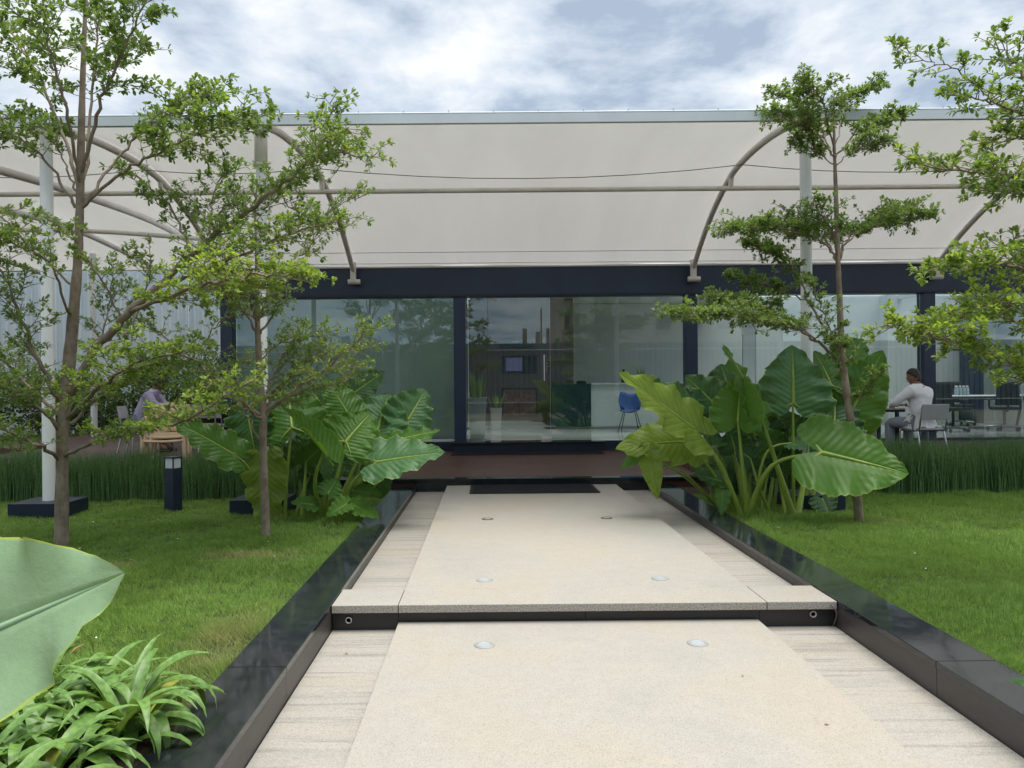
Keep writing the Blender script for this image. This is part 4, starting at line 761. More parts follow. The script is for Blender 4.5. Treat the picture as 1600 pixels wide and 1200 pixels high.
clump('left clump of giant green leaves beside the path, around the slim tree', (505, 800), 8.1, [
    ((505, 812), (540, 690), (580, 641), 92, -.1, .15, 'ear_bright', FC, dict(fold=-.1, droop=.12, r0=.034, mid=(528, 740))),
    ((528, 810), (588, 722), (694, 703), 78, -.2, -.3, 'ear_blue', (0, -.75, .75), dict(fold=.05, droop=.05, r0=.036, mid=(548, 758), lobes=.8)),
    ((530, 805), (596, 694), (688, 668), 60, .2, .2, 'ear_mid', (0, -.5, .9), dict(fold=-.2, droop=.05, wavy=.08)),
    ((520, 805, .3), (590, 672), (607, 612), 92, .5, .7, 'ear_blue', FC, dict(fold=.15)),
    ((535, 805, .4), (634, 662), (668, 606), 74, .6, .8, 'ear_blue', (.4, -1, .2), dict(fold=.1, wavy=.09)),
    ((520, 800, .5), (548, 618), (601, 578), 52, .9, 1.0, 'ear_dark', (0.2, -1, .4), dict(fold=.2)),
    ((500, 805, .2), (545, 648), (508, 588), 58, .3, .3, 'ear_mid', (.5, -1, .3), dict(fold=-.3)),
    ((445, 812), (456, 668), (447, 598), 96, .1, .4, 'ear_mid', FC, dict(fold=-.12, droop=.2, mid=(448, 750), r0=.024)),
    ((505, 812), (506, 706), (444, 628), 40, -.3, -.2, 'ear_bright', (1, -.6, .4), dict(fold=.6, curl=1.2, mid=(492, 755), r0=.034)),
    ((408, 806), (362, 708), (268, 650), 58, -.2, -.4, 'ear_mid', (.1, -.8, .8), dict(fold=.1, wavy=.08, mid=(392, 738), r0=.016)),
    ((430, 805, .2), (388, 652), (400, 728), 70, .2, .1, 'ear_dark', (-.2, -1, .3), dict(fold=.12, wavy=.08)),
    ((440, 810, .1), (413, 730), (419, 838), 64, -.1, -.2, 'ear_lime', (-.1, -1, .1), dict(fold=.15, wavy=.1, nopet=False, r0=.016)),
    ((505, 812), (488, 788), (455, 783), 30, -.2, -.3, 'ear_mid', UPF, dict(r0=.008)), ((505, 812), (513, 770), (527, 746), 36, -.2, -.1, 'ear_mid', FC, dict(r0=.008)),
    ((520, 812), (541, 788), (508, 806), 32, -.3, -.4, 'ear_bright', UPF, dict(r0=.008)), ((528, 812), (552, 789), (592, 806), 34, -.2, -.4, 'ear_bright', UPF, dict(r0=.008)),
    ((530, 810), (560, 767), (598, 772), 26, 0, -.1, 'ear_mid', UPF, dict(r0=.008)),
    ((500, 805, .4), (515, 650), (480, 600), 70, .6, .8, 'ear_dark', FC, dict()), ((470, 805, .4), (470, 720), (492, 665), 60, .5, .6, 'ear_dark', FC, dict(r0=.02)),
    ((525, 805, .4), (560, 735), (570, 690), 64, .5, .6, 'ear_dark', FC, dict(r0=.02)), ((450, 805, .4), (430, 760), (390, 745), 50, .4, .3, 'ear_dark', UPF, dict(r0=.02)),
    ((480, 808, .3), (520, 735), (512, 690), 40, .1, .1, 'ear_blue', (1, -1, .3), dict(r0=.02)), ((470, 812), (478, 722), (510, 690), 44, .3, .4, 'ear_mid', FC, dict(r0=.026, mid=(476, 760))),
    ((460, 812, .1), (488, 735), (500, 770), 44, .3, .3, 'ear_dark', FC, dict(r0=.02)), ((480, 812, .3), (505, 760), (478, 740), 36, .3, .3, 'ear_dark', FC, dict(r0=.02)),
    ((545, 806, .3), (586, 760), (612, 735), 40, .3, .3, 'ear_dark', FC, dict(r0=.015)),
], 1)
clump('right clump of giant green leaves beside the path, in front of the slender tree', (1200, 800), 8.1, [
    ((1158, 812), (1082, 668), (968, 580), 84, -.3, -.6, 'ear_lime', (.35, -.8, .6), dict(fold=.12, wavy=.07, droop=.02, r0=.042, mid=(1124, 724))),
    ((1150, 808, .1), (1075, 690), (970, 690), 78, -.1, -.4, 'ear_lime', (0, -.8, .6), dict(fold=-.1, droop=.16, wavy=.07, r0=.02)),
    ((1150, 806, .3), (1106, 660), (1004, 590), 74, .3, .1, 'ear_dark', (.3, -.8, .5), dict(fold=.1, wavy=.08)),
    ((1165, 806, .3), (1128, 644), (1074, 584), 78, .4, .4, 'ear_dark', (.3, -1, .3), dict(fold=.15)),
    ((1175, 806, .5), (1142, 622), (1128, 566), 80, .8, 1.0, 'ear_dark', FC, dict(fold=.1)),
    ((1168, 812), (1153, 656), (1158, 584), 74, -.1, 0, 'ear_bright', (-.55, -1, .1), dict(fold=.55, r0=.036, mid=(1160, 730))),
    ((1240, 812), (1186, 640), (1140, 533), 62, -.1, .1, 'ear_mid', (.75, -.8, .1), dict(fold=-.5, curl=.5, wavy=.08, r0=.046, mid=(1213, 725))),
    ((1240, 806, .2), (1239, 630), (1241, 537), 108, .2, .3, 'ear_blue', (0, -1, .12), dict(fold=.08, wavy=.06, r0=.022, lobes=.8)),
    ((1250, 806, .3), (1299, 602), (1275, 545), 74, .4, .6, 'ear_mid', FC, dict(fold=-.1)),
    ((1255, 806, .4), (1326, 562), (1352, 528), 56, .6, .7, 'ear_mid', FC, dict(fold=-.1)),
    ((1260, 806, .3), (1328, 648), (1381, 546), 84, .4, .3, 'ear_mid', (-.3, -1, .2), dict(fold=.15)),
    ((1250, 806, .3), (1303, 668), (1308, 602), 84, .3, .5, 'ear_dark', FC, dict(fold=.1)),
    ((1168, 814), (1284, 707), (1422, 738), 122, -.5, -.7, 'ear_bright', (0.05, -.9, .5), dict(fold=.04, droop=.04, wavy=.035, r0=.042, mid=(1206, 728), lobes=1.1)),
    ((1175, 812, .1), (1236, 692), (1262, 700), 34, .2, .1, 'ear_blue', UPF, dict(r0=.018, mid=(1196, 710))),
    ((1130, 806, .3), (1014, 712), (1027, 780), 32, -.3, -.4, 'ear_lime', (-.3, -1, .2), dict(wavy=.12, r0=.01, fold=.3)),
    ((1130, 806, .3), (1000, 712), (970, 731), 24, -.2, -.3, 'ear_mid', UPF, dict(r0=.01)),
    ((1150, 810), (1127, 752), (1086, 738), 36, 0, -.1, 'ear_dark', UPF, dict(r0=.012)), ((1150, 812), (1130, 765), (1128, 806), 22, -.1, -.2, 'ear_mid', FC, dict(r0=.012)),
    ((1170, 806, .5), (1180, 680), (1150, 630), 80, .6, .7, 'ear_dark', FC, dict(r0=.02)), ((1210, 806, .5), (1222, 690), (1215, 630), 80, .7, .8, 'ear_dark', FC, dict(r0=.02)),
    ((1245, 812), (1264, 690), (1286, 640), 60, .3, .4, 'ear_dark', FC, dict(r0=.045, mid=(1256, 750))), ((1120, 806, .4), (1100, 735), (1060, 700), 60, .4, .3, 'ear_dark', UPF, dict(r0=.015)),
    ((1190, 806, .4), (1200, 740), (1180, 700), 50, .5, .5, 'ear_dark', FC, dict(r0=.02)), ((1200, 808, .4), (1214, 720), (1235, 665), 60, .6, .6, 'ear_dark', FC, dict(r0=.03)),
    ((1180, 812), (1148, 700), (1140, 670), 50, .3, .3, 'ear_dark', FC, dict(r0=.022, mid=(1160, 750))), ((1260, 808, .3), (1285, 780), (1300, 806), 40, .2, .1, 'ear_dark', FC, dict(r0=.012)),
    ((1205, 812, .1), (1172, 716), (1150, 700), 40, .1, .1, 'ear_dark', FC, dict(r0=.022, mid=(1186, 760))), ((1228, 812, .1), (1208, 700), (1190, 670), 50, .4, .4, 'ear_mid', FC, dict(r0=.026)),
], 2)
# clump behind the chairs on the left, in the shade of the canopy
b = Vector((-6.2, 17.2, 0.33)); root = empty('elephant_ear_plant', b, 0, 'shaded clump of big dark leaves behind the stacked beige chairs', 'plant', 'clumps of giant elephant ear leaves')
MB().lathe([(0.24, 0), (0.34, 0.5), (0.35, 0.55), (0.31, 0.55), (0.29, 0.48)], n=20).build('planter', 'black_plastic', root)
for i in range(13):
    a = i * 2.4; rr = 0.5 + 0.35 * (i % 3); A = b + Vector((math.cos(a) * rr, math.sin(a) * rr, 1.0 + 0.16 * (i % 5))); T = A + Vector((math.cos(a) * 0.6, math.sin(a) * 0.6 - .1, 0.15 - 0.25 * (i % 3)))
    ear_blade('leaf', 'ear_dark', A, T, 0.5, (0, -.4, 1), root, seed=900 + i); petiole(root, b + Vector((math.cos(a) * .05, math.sin(a) * .05, 0.5)), A, None, .022)
# close leaf at the left edge
b = Vector((-1.62, 1.30, 0.09)); root = empty('elephant_ear_plant', b, 0, 'close giant green leaf, paled by painted sky sheen, with a yellow edge entering at the left', 'plant')
A = P(-250, 1090, 1.42); T = P(188, 893, 1.34)
ear_blade('leaf', 'ear_sheen', A, T, 0.52, (0.10, -0.86, 0.5), root, seed=77, fold=.10, droop=.02, wavy=.04, lobes=1.0, nv=5, rib='pale_rib', vamp=0.12); petiole(root, b, A, b.lerp(A, .5) + Vector((-.08, 0, .04)), .028, .012)
A2 = P(-420, 800, 1.7); T2 = P(-560, 620, 1.9)
ear_blade('leaf', 'ear_mid', A2, T2, 0.40, (0.3, -.6, .8), root, seed=78); petiole(root, b, A2, None, .026, .012)

# ------------------------------------------------------------------ strap-leaved plants in the near bed
def strap_plant(x, y, n, seed, label, L=(0.36, 0.56)):
    r = random.Random(seed); root = empty('lily_plant', (x, y, 0.095), 0, label, 'plant', 'strap leaved plants in the near left bed')
    for i in range(n):
        a = i * 2.4 + r.uniform(-.4, .4); ln = r.uniform(*L); el = r.uniform(0.75, 1.45); w = r.uniform(0.019, 0.030); k = 12
        p = Vector((math.cos(a) * 0.02, math.sin(a) * 0.02, -0.01)); vs = []; fs = []; bend = r.uniform(0.11, 0.27); cut = 1.0 if r.random() > 0.12 else 0.6; tw = r.uniform(-.05, .05)
        for j in range(k + 1):
            t = j / k; d = Vector((math.cos(a) * math.cos(el), math.sin(a) * math.cos(el), math.sin(el))); sd = Vector((-math.sin(a), math.cos(a), 0)); up = sd.cross(d) * -1
            ww = w * min(1, 0.55 + 2.4 * t) * (1 - max(0, (t * cut - 0.45) / 0.55) ** 1.8) + 0.0008
            if up.z < 0: up = -up
            vs += [p - sd * ww + up * ww * 0.28, p - up * ww * 0.10, p + sd * ww + up * ww * 0.28]; p = p + d * (ln / k); el -= bend * (0.4 + 1.5 * t); a += tw
        for j in range(k):
            for q in range(2): fs.append((j * 3 + q, j * 3 + q + 1, j * 3 + q + 4, j * 3 + q + 3))
        mt = 'strap_leaf' if r.random() > 0.04 else 'strap_leaf_yellow'
        o = MB().add(vs, fs, True).build('leaf', mt, root)
    return root
sp = [(-1.86, 2.94, 'at the back right corner of the bed, its leaves bending over the kerb'), (-2.10, 3.08, 'at the back of the bed, in front of the lawn'), (-2.36, 3.00, 'at the back left of the bed, just right of the pale leaf tip'), (-1.62, 2.68, 'nearest to the black kerb, one leaf lying across it'),
      (-1.86, 2.66, 'in the middle of the bed'), (-2.12, 2.74, 'left of the middle of the bed'), (-1.50, 2.44, 'at the right side of the bed, near the bottom of the photo'), (-1.72, 2.38, 'at the bottom of the photo, one blade standing up'),
      (-1.98, 2.42, 'at the bottom left of the bed'), (-1.50, 2.16, 'lowest in the photo beside the kerb'), (-1.76, 2.12, 'at the bottom edge, left of the one by the kerb'), (-2.36, 2.64, 'at the left edge under the pale leaf'), (-1.46, 2.80, 'smallest, at the kerb edge'), (-2.55, 2.85, 'leftmost at the back of the bed'),
      (-1.48, 3.12, 'farthest right, one long leaf arching over the kerb top'), (-1.70, 3.22, 'at the very back beside the dead leaf'), (-1.95, 3.3, 'rearmost, standing up against the lawn'), (-2.25, 3.3, 'rearmost, just beside the pale leaf edge'), (-1.42, 2.92, 'hugging the kerb behind its front neighbour')]
sp = [(x, y + 0.08 if y < 3 else y, w) for x, y, w in sp]
for i, (x, y, w) in enumerate(sp): strap_plant(x, y, 24 if i != 12 else 10, 300 + i, 'lily plant ' + w)
o = MB().add([(0, 0, 0), (0.03, 0.012, 0.012), (0.075, 0.008, 0.004), (0.035, -0.014, 0.010)], [(0, 1, 2, 3)], True).build('dry_leaf', 'dry_leaf'); setp(o, 'curled orange brown dead leaf at the back of the lily bed', 'leaf'); o.location = (-1.80, 3.28, 0.36); o.rotation_euler = (0, -.5, .3)

# ------------------------------------------------------------------ grass and reeds
def field(x0, x1, y0, y1, dens): 
    n = int((x1 - x0) * (y1 - y0) * dens); return rng.uniform(x0, x1, n), rng.uniform(y0, y1, n)
def vnoise(x, y, s, seed):
    g = np.random.default_rng(seed).random((128, 128)); X = (x * s) % 127; Y = (y * s) % 127; i = X.astype(int); j = Y.astype(int); fx = X - i; fy = Y - j; fx = fx * fx * (3 - 2 * fx); fy = fy * fy * (3 - 2 * fy)
    return g[i, j] * (1 - fx) * (1 - fy) + g[i + 1, j] * fx * (1 - fy) + g[i, j + 1] * (1 - fx) * fy + g[i + 1, j + 1] * fx * fy
def grass(x0, x1, label):
    X = []; Y = []
    for (ya, yb, dn) in ((0.5, 3.0, 5000), (3.0, 5.0, 14000), (5.0, 7.0, 10000), (7.0, 9.5, 7000)):
        a, b = (max(x0, -0.68 * yb - 0.6), x1) if x0 < 0 else (x0, min(x1, 0.75 * yb + 0.6))
        if b > a: x, y = field(a, b, ya, yb, dn); X.append(x); Y.append(y)
    x, y = field(x0, x1, 0.0, 9.45, 250); X.append(x); Y.append(y)
    x = np.concatenate(X); y = np.concatenate(Y)
    keep = ~((x < 0) & (x > -2.75) & (y < 3.2)); x = x[keep]; y = y[keep]; n = len(x)
    xx = x + 20; yy = y + 20; tuft = vnoise(xx, yy, 3.2, 1) * 0.6 + vnoise(xx, yy, 9, 2) * 0.5; long_ = vnoise(xx, yy, 1.1, 3)
    h = (0.014 + 0.062 * np.clip(tuft, 0, 1.1) ** 2.4 + (0.012 * long_ if x0 < 0 else 0.024 * long_)) * rng.uniform(0.6, 1.3, n)
    a = rng.uniform(0, 6.28, n); lean = rng.uniform(0.1, 0.9, n) * h; flow = 6.28 * vnoise(xx, yy, 1.6, 5); dx = np.cos(a) * lean + np.cos(flow) * h * 0.2; dy = np.sin(a) * lean + np.sin(flow) * h * 0.2
    w = 0.0016 + 0.0011 * (y / 9); px = -np.sin(a * 1.7) * w; py = np.cos(a * 1.7) * w
    z = 0.078 + 0.022 * tuft
    V = np.empty((n, 3, 3)); V[:, 0] = np.stack([x - px, y - py, z], 1); V[:, 1] = np.stack([x + px, y + py, z], 1); V[:, 2] = np.stack([x + dx, y + dy, z + h], 1)
    lo, hi = (x1 + 0.012, 99) if x0 < 0 else (-99, x0 - 0.012)
    V[:, 2, 0] = np.where(V[:, 2, 0] > x1 + 0.02, x1 + 0.02, V[:, 2, 0]) if x0 < 0 else np.where(V[:, 2, 0] < x0 - 0.02, x0 - 0.02, V[:, 2, 0])
    o = tri_mesh('grass', V.reshape(-1, 3), np.arange(n * 3).reshape(-1, 3), 'grass_blades', None, kind='stuff', label=label); return o
grass(-12, -1.293, 'short green lawn grass with dry patches left of the path'); grass(2.483, 13, 'thick tufty lawn grass right of the path')
def reeds(x0, x1, y0, y1, n, z0, hh, label):
    x = rng.uniform(x0, x1, n); y = rng.uniform(y0, y1, n); h = hh * rng.uniform(0.62, 1.08, n) * (0.85 + 0.3 * vnoise(x + 20, y + 20, 2.2, 8)); a = rng.uniform(0, 6.28, n); b = rng.uniform(0.02, 0.22, n) * h; w = rng.uniform(0.0022, 0.0042, n)
    V = np.empty((n, 7, 3)); sx = np.cos(a * 1.3) * w; sy = np.sin(a * 1.3) * w
    for k, (t, ww) in enumerate(((0, 1), (0.4, 1), (0.75, 0.8))):
        cx = x + np.cos(a) * b * t * t; cyy = y + np.sin(a) * b * t * t; zz = z0 + h * t
        V[:, 2 * k] = np.stack([cx - sx * ww, cyy - sy * ww, zz], 1); V[:, 2 * k + 1] = np.stack([cx + sx * ww, cyy + sy * ww, zz], 1)
    V[:, 6] = np.stack([x + np.cos(a) * b, y + np.sin(a) * b, z0 + h], 1); bb_ = (np.arange(n) * 7)[:, None]
    Fc = np.concatenate([bb_ + np.array(q) for q in ([0, 1, 3], [0, 3, 2], [2, 3, 5], [2, 5, 4], [4, 5, 6])], 0)
    return tri_mesh('reeds', V.reshape(-1, 3), Fc, 'reed_green', None, kind='stuff', label=label)
reeds(-11.5, -2.0, 9.46, 10.36, 26000, 0.07, 0.60, 'dense bed of thin upright rushes in front of the left terrace')
reeds(2.9, 12.5, 9.46, 10.36, 26000, 0.07, 0.66, 'dense bed of thin upright rushes in front of the right terrace')
V = []; Fq = []
for i in range(70):
    if i % 3: px_, py_ = rng.uniform(-5.5, -1.5), rng.uniform(3.6, 8.8)
    else: px_, py_ = rng.uniform(2.6, 6.5), rng.uniform(4.0, 9.0)
    a = rng.uniform(0, 6.28); q = rng.uniform(0.008, 0.018); o_ = len(V); c_ = np.array([math.cos(a), math.sin(a), 0.15]); s_ = np.array([-math.sin(a), math.cos(a), 0.1]); p_ = np.array([px_, py_, 0.13]); V += [p_ - c_ * q, p_ - s_ * q * .5, p_ + c_ * q, p_ + s_ * q * .5]; Fq.append([o_, o_ + 1, o_ + 2, o_ + 3])
tri_mesh('fallen_petals', np.array(V), np.array(Fq), 'paper_white', None, kind='stuff', label='tiny pale petals scattered over the lawns')
# low stalks leaning out at the foot of the rushes
x, y = field(-22, -9.9, 10.4, 22, 260); n = len(x); h = rng.uniform(0.05, 0.16, n); a = rng.uniform(0, 6.28, n); V = np.empty((n, 3, 3)); V[:, 0] = np.stack([x - 0.012, y, 0.09 + 0 * x], 1); V[:, 1] = np.stack([x + 0.012, y, 0.09 + 0 * x], 1); V[:, 2] = np.stack([x + np.cos(a) * .05, y + np.sin(a) * .05, 0.09 + h], 1)
tri_mesh('grass', V.reshape(-1, 3), np.arange(n * 3).reshape(-1, 3), 'grass_blades', None, kind='stuff', label='rough grass far back on the left before the sheet fence')
# ------------------------------------------------------------------ furniture
def box_l(root, name, mat, *a, **k): return box(name, mat, *a, root, **k)
def bollard(x, y, rz, label):
    t = empty('bollard_light', (x, y, 0.085), rz, label, 'bollard light')
    w = 0.068; box('body', 'navy_dark', -w, w, -w, w, 0, 0.49, t, 0.003)
    box('cap', 'navy_dark', -w, w, -w, w, 0.603, 0.62, t, 0.003)
    mb = MB()
    for sx in (-1, 1):
        for sy in (-1, 1): mb.box(sx * w - (0.012 if sx > 0 else 0), sx * w + (0.012 if sx < 0 else 0), sy * w - (0.012 if sy > 0 else 0), sy * w + (0.012 if sy < 0 else 0), 0.4905, 0.6025)
    mb.build('corner_posts', 'navy_dark', t); box('lens', 'lamp_lens', -w + 0.008, w - 0.008, -w + 0.008, w - 0.008, 0.4905, 0.6025, t, 0.004); return t
bollard(-3.60, 8.75, R(-22), 'square black bollard light with white lens on the left lawn edge')

def plastic_chair(x, y, rz, z, label, tilt=0):
    t = empty('plastic_armchair', (x, y, z), rz, label, 'armchair', 'stacked beige plastic armchairs')
    m = 'beige_plastic'; s = 1.06
    def leg(sx, sy): return MB().tube([(sx * 0.27, sy * 0.26, 0), (sx * 0.245, sy * 0.215, 0.42)], [0.020, 0.028], 8)
    for sx in (-1, 1):
        leg(sx, -1).build('leg', m, t); MB().tube([(sx * 0.235, 0.27, 0), (sx * 0.205, 0.20, 0.42)], [0.018, 0.026], 8).build('leg', m, t)
        MB().tube(smoothpath([(sx * 0.245, -0.215, 0.40), (sx * 0.27, -0.225, 0.56), (sx * 0.275, -0.19, 0.635), (sx * 0.275, -0.05, 0.65), (sx * 0.25, 0.13, 0.65), (sx * 0.215, 0.21, 0.63)], 6), 0.024, 8).build('arm', m, t)
    mb = MB(); NX = 12; NY = 10; vs = []
    for j in range(NY + 1):
        for i in range(NX + 1):
            u = i / NX * 2 - 1; v = j / NY; vs.append((u * (0.24 - 0.03 * v), -0.25 + 0.47 * v, 0.42 + 0.012 * u * u - 0.02 * math.sin(math.pi * v) - (0.02 if j == 0 else 0)))
    mb.add(vs, [(j * 13 + i, j * 13 + i + 1, (j + 1) * 13 + i + 1, (j + 1) * 13 + i) for j in range(NY) for i in range(NX)], True); o = mb.build('seat', m, t); md = o.modifiers.new('s', 'SOLIDIFY'); md.thickness = 0.02
    # back panel with three groups of slots: built as horizontal boards with gaps at the middle and joined at the sides
    zs = [0.43, 0.495, 0.505, 0.570, 0.580, 0.645, 0.655, 0.72, 0.73, 0.81]
    def Bk(u, z): return (u * (0.205 + 0.02 * (z - .43)), 0.205 + 0.16 * (z - 0.43) - 0.035 * (1 - u * u) * -1 - 0.03, z + (0.0 if z < 0.80 else 0.03 * (1 - u * u)))
    for k in range(0, 10, 2):
        vs = []
        for z in (zs[k], zs[k + 1]):
            for i in range(11): vs.append(Bk(i / 5 - 1, z))
        o = MB().add(vs, [(i, i + 1, 12 + i, 11 + i) for i in range(10)], True).build('back_slat', m, t); md = o.modifiers.new('s', 'SOLIDIFY'); md.thickness = 0.016
    for k in range(1, 9, 2):   # links left of and right of each slot
        for a, b in ((-1, -0.15), (0.62, 1)):
            vs = [Bk(a + (b - a) * i / 4, z) for z in (zs[k] - 0.001, zs[k + 1] + 0.001) for i in range(5)]
            o = MB().add(vs, [(i, i + 1, 6 + i, 5 + i) for i in range(4)], True).build('back_link', m, t); md = o.modifiers.new('s', 'SOLIDIFY'); md.thickness = 0.013
    for sx in (-1, 1): MB().tube([Bk(sx * 1.03, 0.40), Bk(sx * 1.03, 0.62), Bk(sx * 1.03, 0.81)], 0.017, 8).build('back_post', m, t)
    t.scale = (s, s, s); return t
cp = P(249, 700, 10.5)
plastic_chair(cp.x, 10.72, R(14), 0.33, 'front one of the stacked beige plastic armchairs, its slotted back facing the lawn')
plastic_chair(cp.x + 0.02, 10.79, R(14), 0.385, 'upper rear one of the stacked beige plastic armchairs, seen past the front one')

def steel_chair(x, y, rz, z, label, group='grey visitor chairs on the terrace'):
    t = empty('visitor_chair', (x, y, z), rz, label, 'chair', group)
    for sx in (-1, 1):
        MB().tube(smoothpath([(sx * 0.225, 0.215, 0), (sx * 0.22, 0.20, 0.42), (sx * 0.215, 0.17, 0.445), (sx * 0.20, -0.16, 0.445), (sx * 0.20, -0.21, 0.50), (sx * 0.195, -0.27, 0.80)], 5), 0.0125, 8).build('side_frame', 'steel', t)
        MB().tube([(sx * 0.215, -0.28, 0), (sx * 0.20, -0.17, 0.44)], 0.0125, 8).build('leg', 'steel', t)
    MB().box(-0.19, 0.19, -0.20, 0.20, 0.452, 0.482, 0.012).build('seat', 'grey_vinyl', t)
    mtx = Matrix.Translation((0, -0.258, 0.70)) @ Matrix.Rotation(R(12), 4, 'X')
    MB().box(-0.205, 0.205, -0.012, 0.012, -0.10, 0.13, 0.010, mtx).build('backrest', 'grey_vinyl', t)
    tube('crossbar', 'steel', [(-0.205, 0.19, 0.43), (0.205, 0.19, 0.43)], 0.009, t); return t
def terrace_table(x, y, rz, z, label, w=0.6, l=1.2, h=0.75):
    t = empty('terrace_table', (x, y, z), rz, label, 'table')
    MB().box(-l / 2, l / 2, -w / 2, w / 2, h - 0.022, h, 0.003).build('table_top', 'table_top', t); MB().box(-l / 2 + .003, l / 2 - .003, -w / 2 + .003, w / 2 - .003, h - 0.06, h - 0.0225, 0.003).build('apron', 'navy_dark', t)
    for sx in (-1, 1):
        for sy in (-1, 1): box('leg', 'navy_dark', sx * (l / 2 - 0.10) - 0.022, sx * (l / 2 - 0.10) + 0.022, sy * (w / 2 - 0.06) - 0.022, sy * (w / 2 - 0.06) + 0.022, 0, h - 0.056, t, 0.003)
    return t
MX, MY = 6.34, 11.25
steel_chair(MX + 0.02, MY, R(6), 0.33, 'grey backed chrome chair carrying the man in the white shirt')
terrace_table(5.86, 11.98, R(3), 0.33, 'small white topped terrace table where the man in white leans', 0.62, 0.95)
terrace_table(-5.45, 14.6, R(2), 0.33, 'white topped table on the left terrace beside the pavilion corner', 0.6, 1.5)
steel_chair(-4.95, 14.0, R(-8), 0.33, 'grey chair at the right end of the left terrace table')
steel_chair(-5.25, 14.25, R(12), 0.33, 'grey chair half hidden at the middle of the left terrace table')
steel_chair(-6.35, 13.9, R(-85), 0.33, 'grey chair under the person in the lavender shirt')
bc = P(240, 690, 12.3)
steel_chair(bc.x, 12.3, R(170), 0.33, 'grey chair behind the beige armchairs, carrying a maroon bag')
t = empty('bag', (bc.x, 12.32, 0.815), R(10), 'maroon and black bag seen through the arm of the beige armchair', 'bag')
MB().box(-0.16, 0.16, -0.09, 0.09, 0, 0.30, 0.04).build('body', 'maroon_bag', t); MB().box(-0.11, 0.11, -0.13, -0.088, 0.03, 0.17, 0.02).build('pocket', 'black_plastic', t); tube('strap', 'black_plastic', smoothpath([(-0.06, 0, 0.29), (0, 0, 0.37), (0.06, 0, 0.29)], 5), 0.008, t)

def shell_chair(x, y, rz, z, label):
    t = empty('shell_chair', (x, y, z), rz, label, 'chair', 'blue shell chairs')
    vs = []; NU = 14; NV = 12
    for j in range(NV + 1):
        v = j / NV
        for i in range(NU + 1):
            u = i / NU * 2 - 1
            if v < 0.5: yy = 0.24 - v * 2 * 0.40; zz = 0.45 - 0.02 * math.sin(v * 6) + 0.10 * u * u * (0.4 + v); xx = u * (0.20 + 0.05 * v)
            else: q = (v - 0.5) * 2; yy = -0.16 - 0.16 * q + 0.12 * u * u * (1 - .3 * q); zz = 0.44 + 0.44 * q + 0.10 * u * u * (1 - q) + 0.03 * math.cos(u * 3.1) * -q; xx = u * (0.225 + 0.06 * math.sin(q * 2.6))
            vs.append((xx, yy, zz))
    o = MB().add(vs, [(j * (NU + 1) + i, j * (NU + 1) + i + 1, (j + 1) * (NU + 1) + i + 1, (j + 1) * (NU + 1) + i) for j in range(NV) for i in range(NU)], True).build('shell', 'blue_fabric', t); md = o.modifiers.new('s', 'SOLIDIFY'); md.thickness = 0.022
    for sx in (-1, 1):
        for sy in (-1, 1): tube('leg', 'black_plastic', [(sx * 0.24, sy * 0.22, 0), (sx * 0.13, sy * 0.10, 0.45)], 0.010, t, 8)
    return t
shell_chair(5.80, 12.75, R(195), 0.33, 'blue chair on the far side of the table of the man in white')
shell_chair(3.22, 17.5, R(160), ZG0 - 0.028, 'blue shell chair indoors in front of the reception counter')

def office_chair(x, y, rz, label, backw=0.46):
    t = empty('office_chair', (x, y, ZG0 - 0.028), rz, label, 'office chair', 'black office chairs around the conference table')
    MB().box(-0.24, 0.24, -0.23, 0.24, 0.45, 0.52, 0.025).build('seat', 'black_mesh', t)
    vs = []
    for j in range(9):
        v = j / 8
        for i in range(9):
            u = i / 4 - 1; vs.append((u * (backw / 2) * (1 - 0.10 * v), -0.24 - 0.08 * v + 0.04 * u * u - 0.03 * math.sin(v * 3.1), 0.56 + 0.52 * v))
    o = MB().add(vs, [(j * 9 + i, j * 9 + i + 1, j * 9 + i + 10, j * 9 + i + 9) for j in range(8) for i in range(8)], True).build('backrest', 'black_mesh', t); md = o.modifiers.new('s', 'SOLIDIFY'); md.thickness = 0.025
    tube('back_support', 'black_plastic', smoothpath([(0, -0.1, 0.44), (0, -0.27, 0.46), (0, -0.30, 0.75)], 4), 0.022, t)
    tube('gas_lift', 'black_plastic', [(0, 0, 0.10), (0, 0, 0.45)], 0.028, t)
    for sx in (-1, 1): tube('armrest', 'black_plastic', smoothpath([(sx * 0.22, -0.02, 0.46), (sx * 0.29, -0.02, 0.52), (sx * 0.29, -0.02, 0.66), (sx * 0.28, 0.10, 0.69), (sx * 0.28, -0.14, 0.69)], 4), 0.018, t, 8)
    for k in range(5):
        a = k * 2 * math.pi / 5 + 0.3; e = (0.31 * math.cos(a), 0.31 * math.sin(a)); tube('base_arm', 'chrome', [(0, 0, 0.12), (e[0], e[1], 0.085)], [0.024, 0.014], t, 8)
        c = MB(); c.tube([(e[0] - .022 * math.sin(a), e[1] + .022 * math.cos(a), 0.032), (e[0] + .022 * math.sin(a), e[1] - .022 * math.cos(a), 0.032)], 0.032, 12); c.tube([(e[0], e[1], 0.05), (e[0], e[1], 0.09)], 0.010, 6); c.build('caster', 'black_plastic', t)
    return t
office_chair(10.10, 16.7, R(-75), 'office chair just right of the dark frame behind the seated man')
office_chair(11.35, 16.9, R(160) + math.pi, 'largest office chair with its back to the window, near the bottles')
office_chair(11.6, 18.9, R(180), 'office chair on the far side of the conference table behind the bottles')
office_chair(12.35, 16.9, R(-30), 'office chair at the far right edge of the photo')
t = empty('conference_table', (11.5, 17.85, ZG0 - 0.028), 0, 'long conference table with pale top and dark slanted legs behind the right window', 'table')
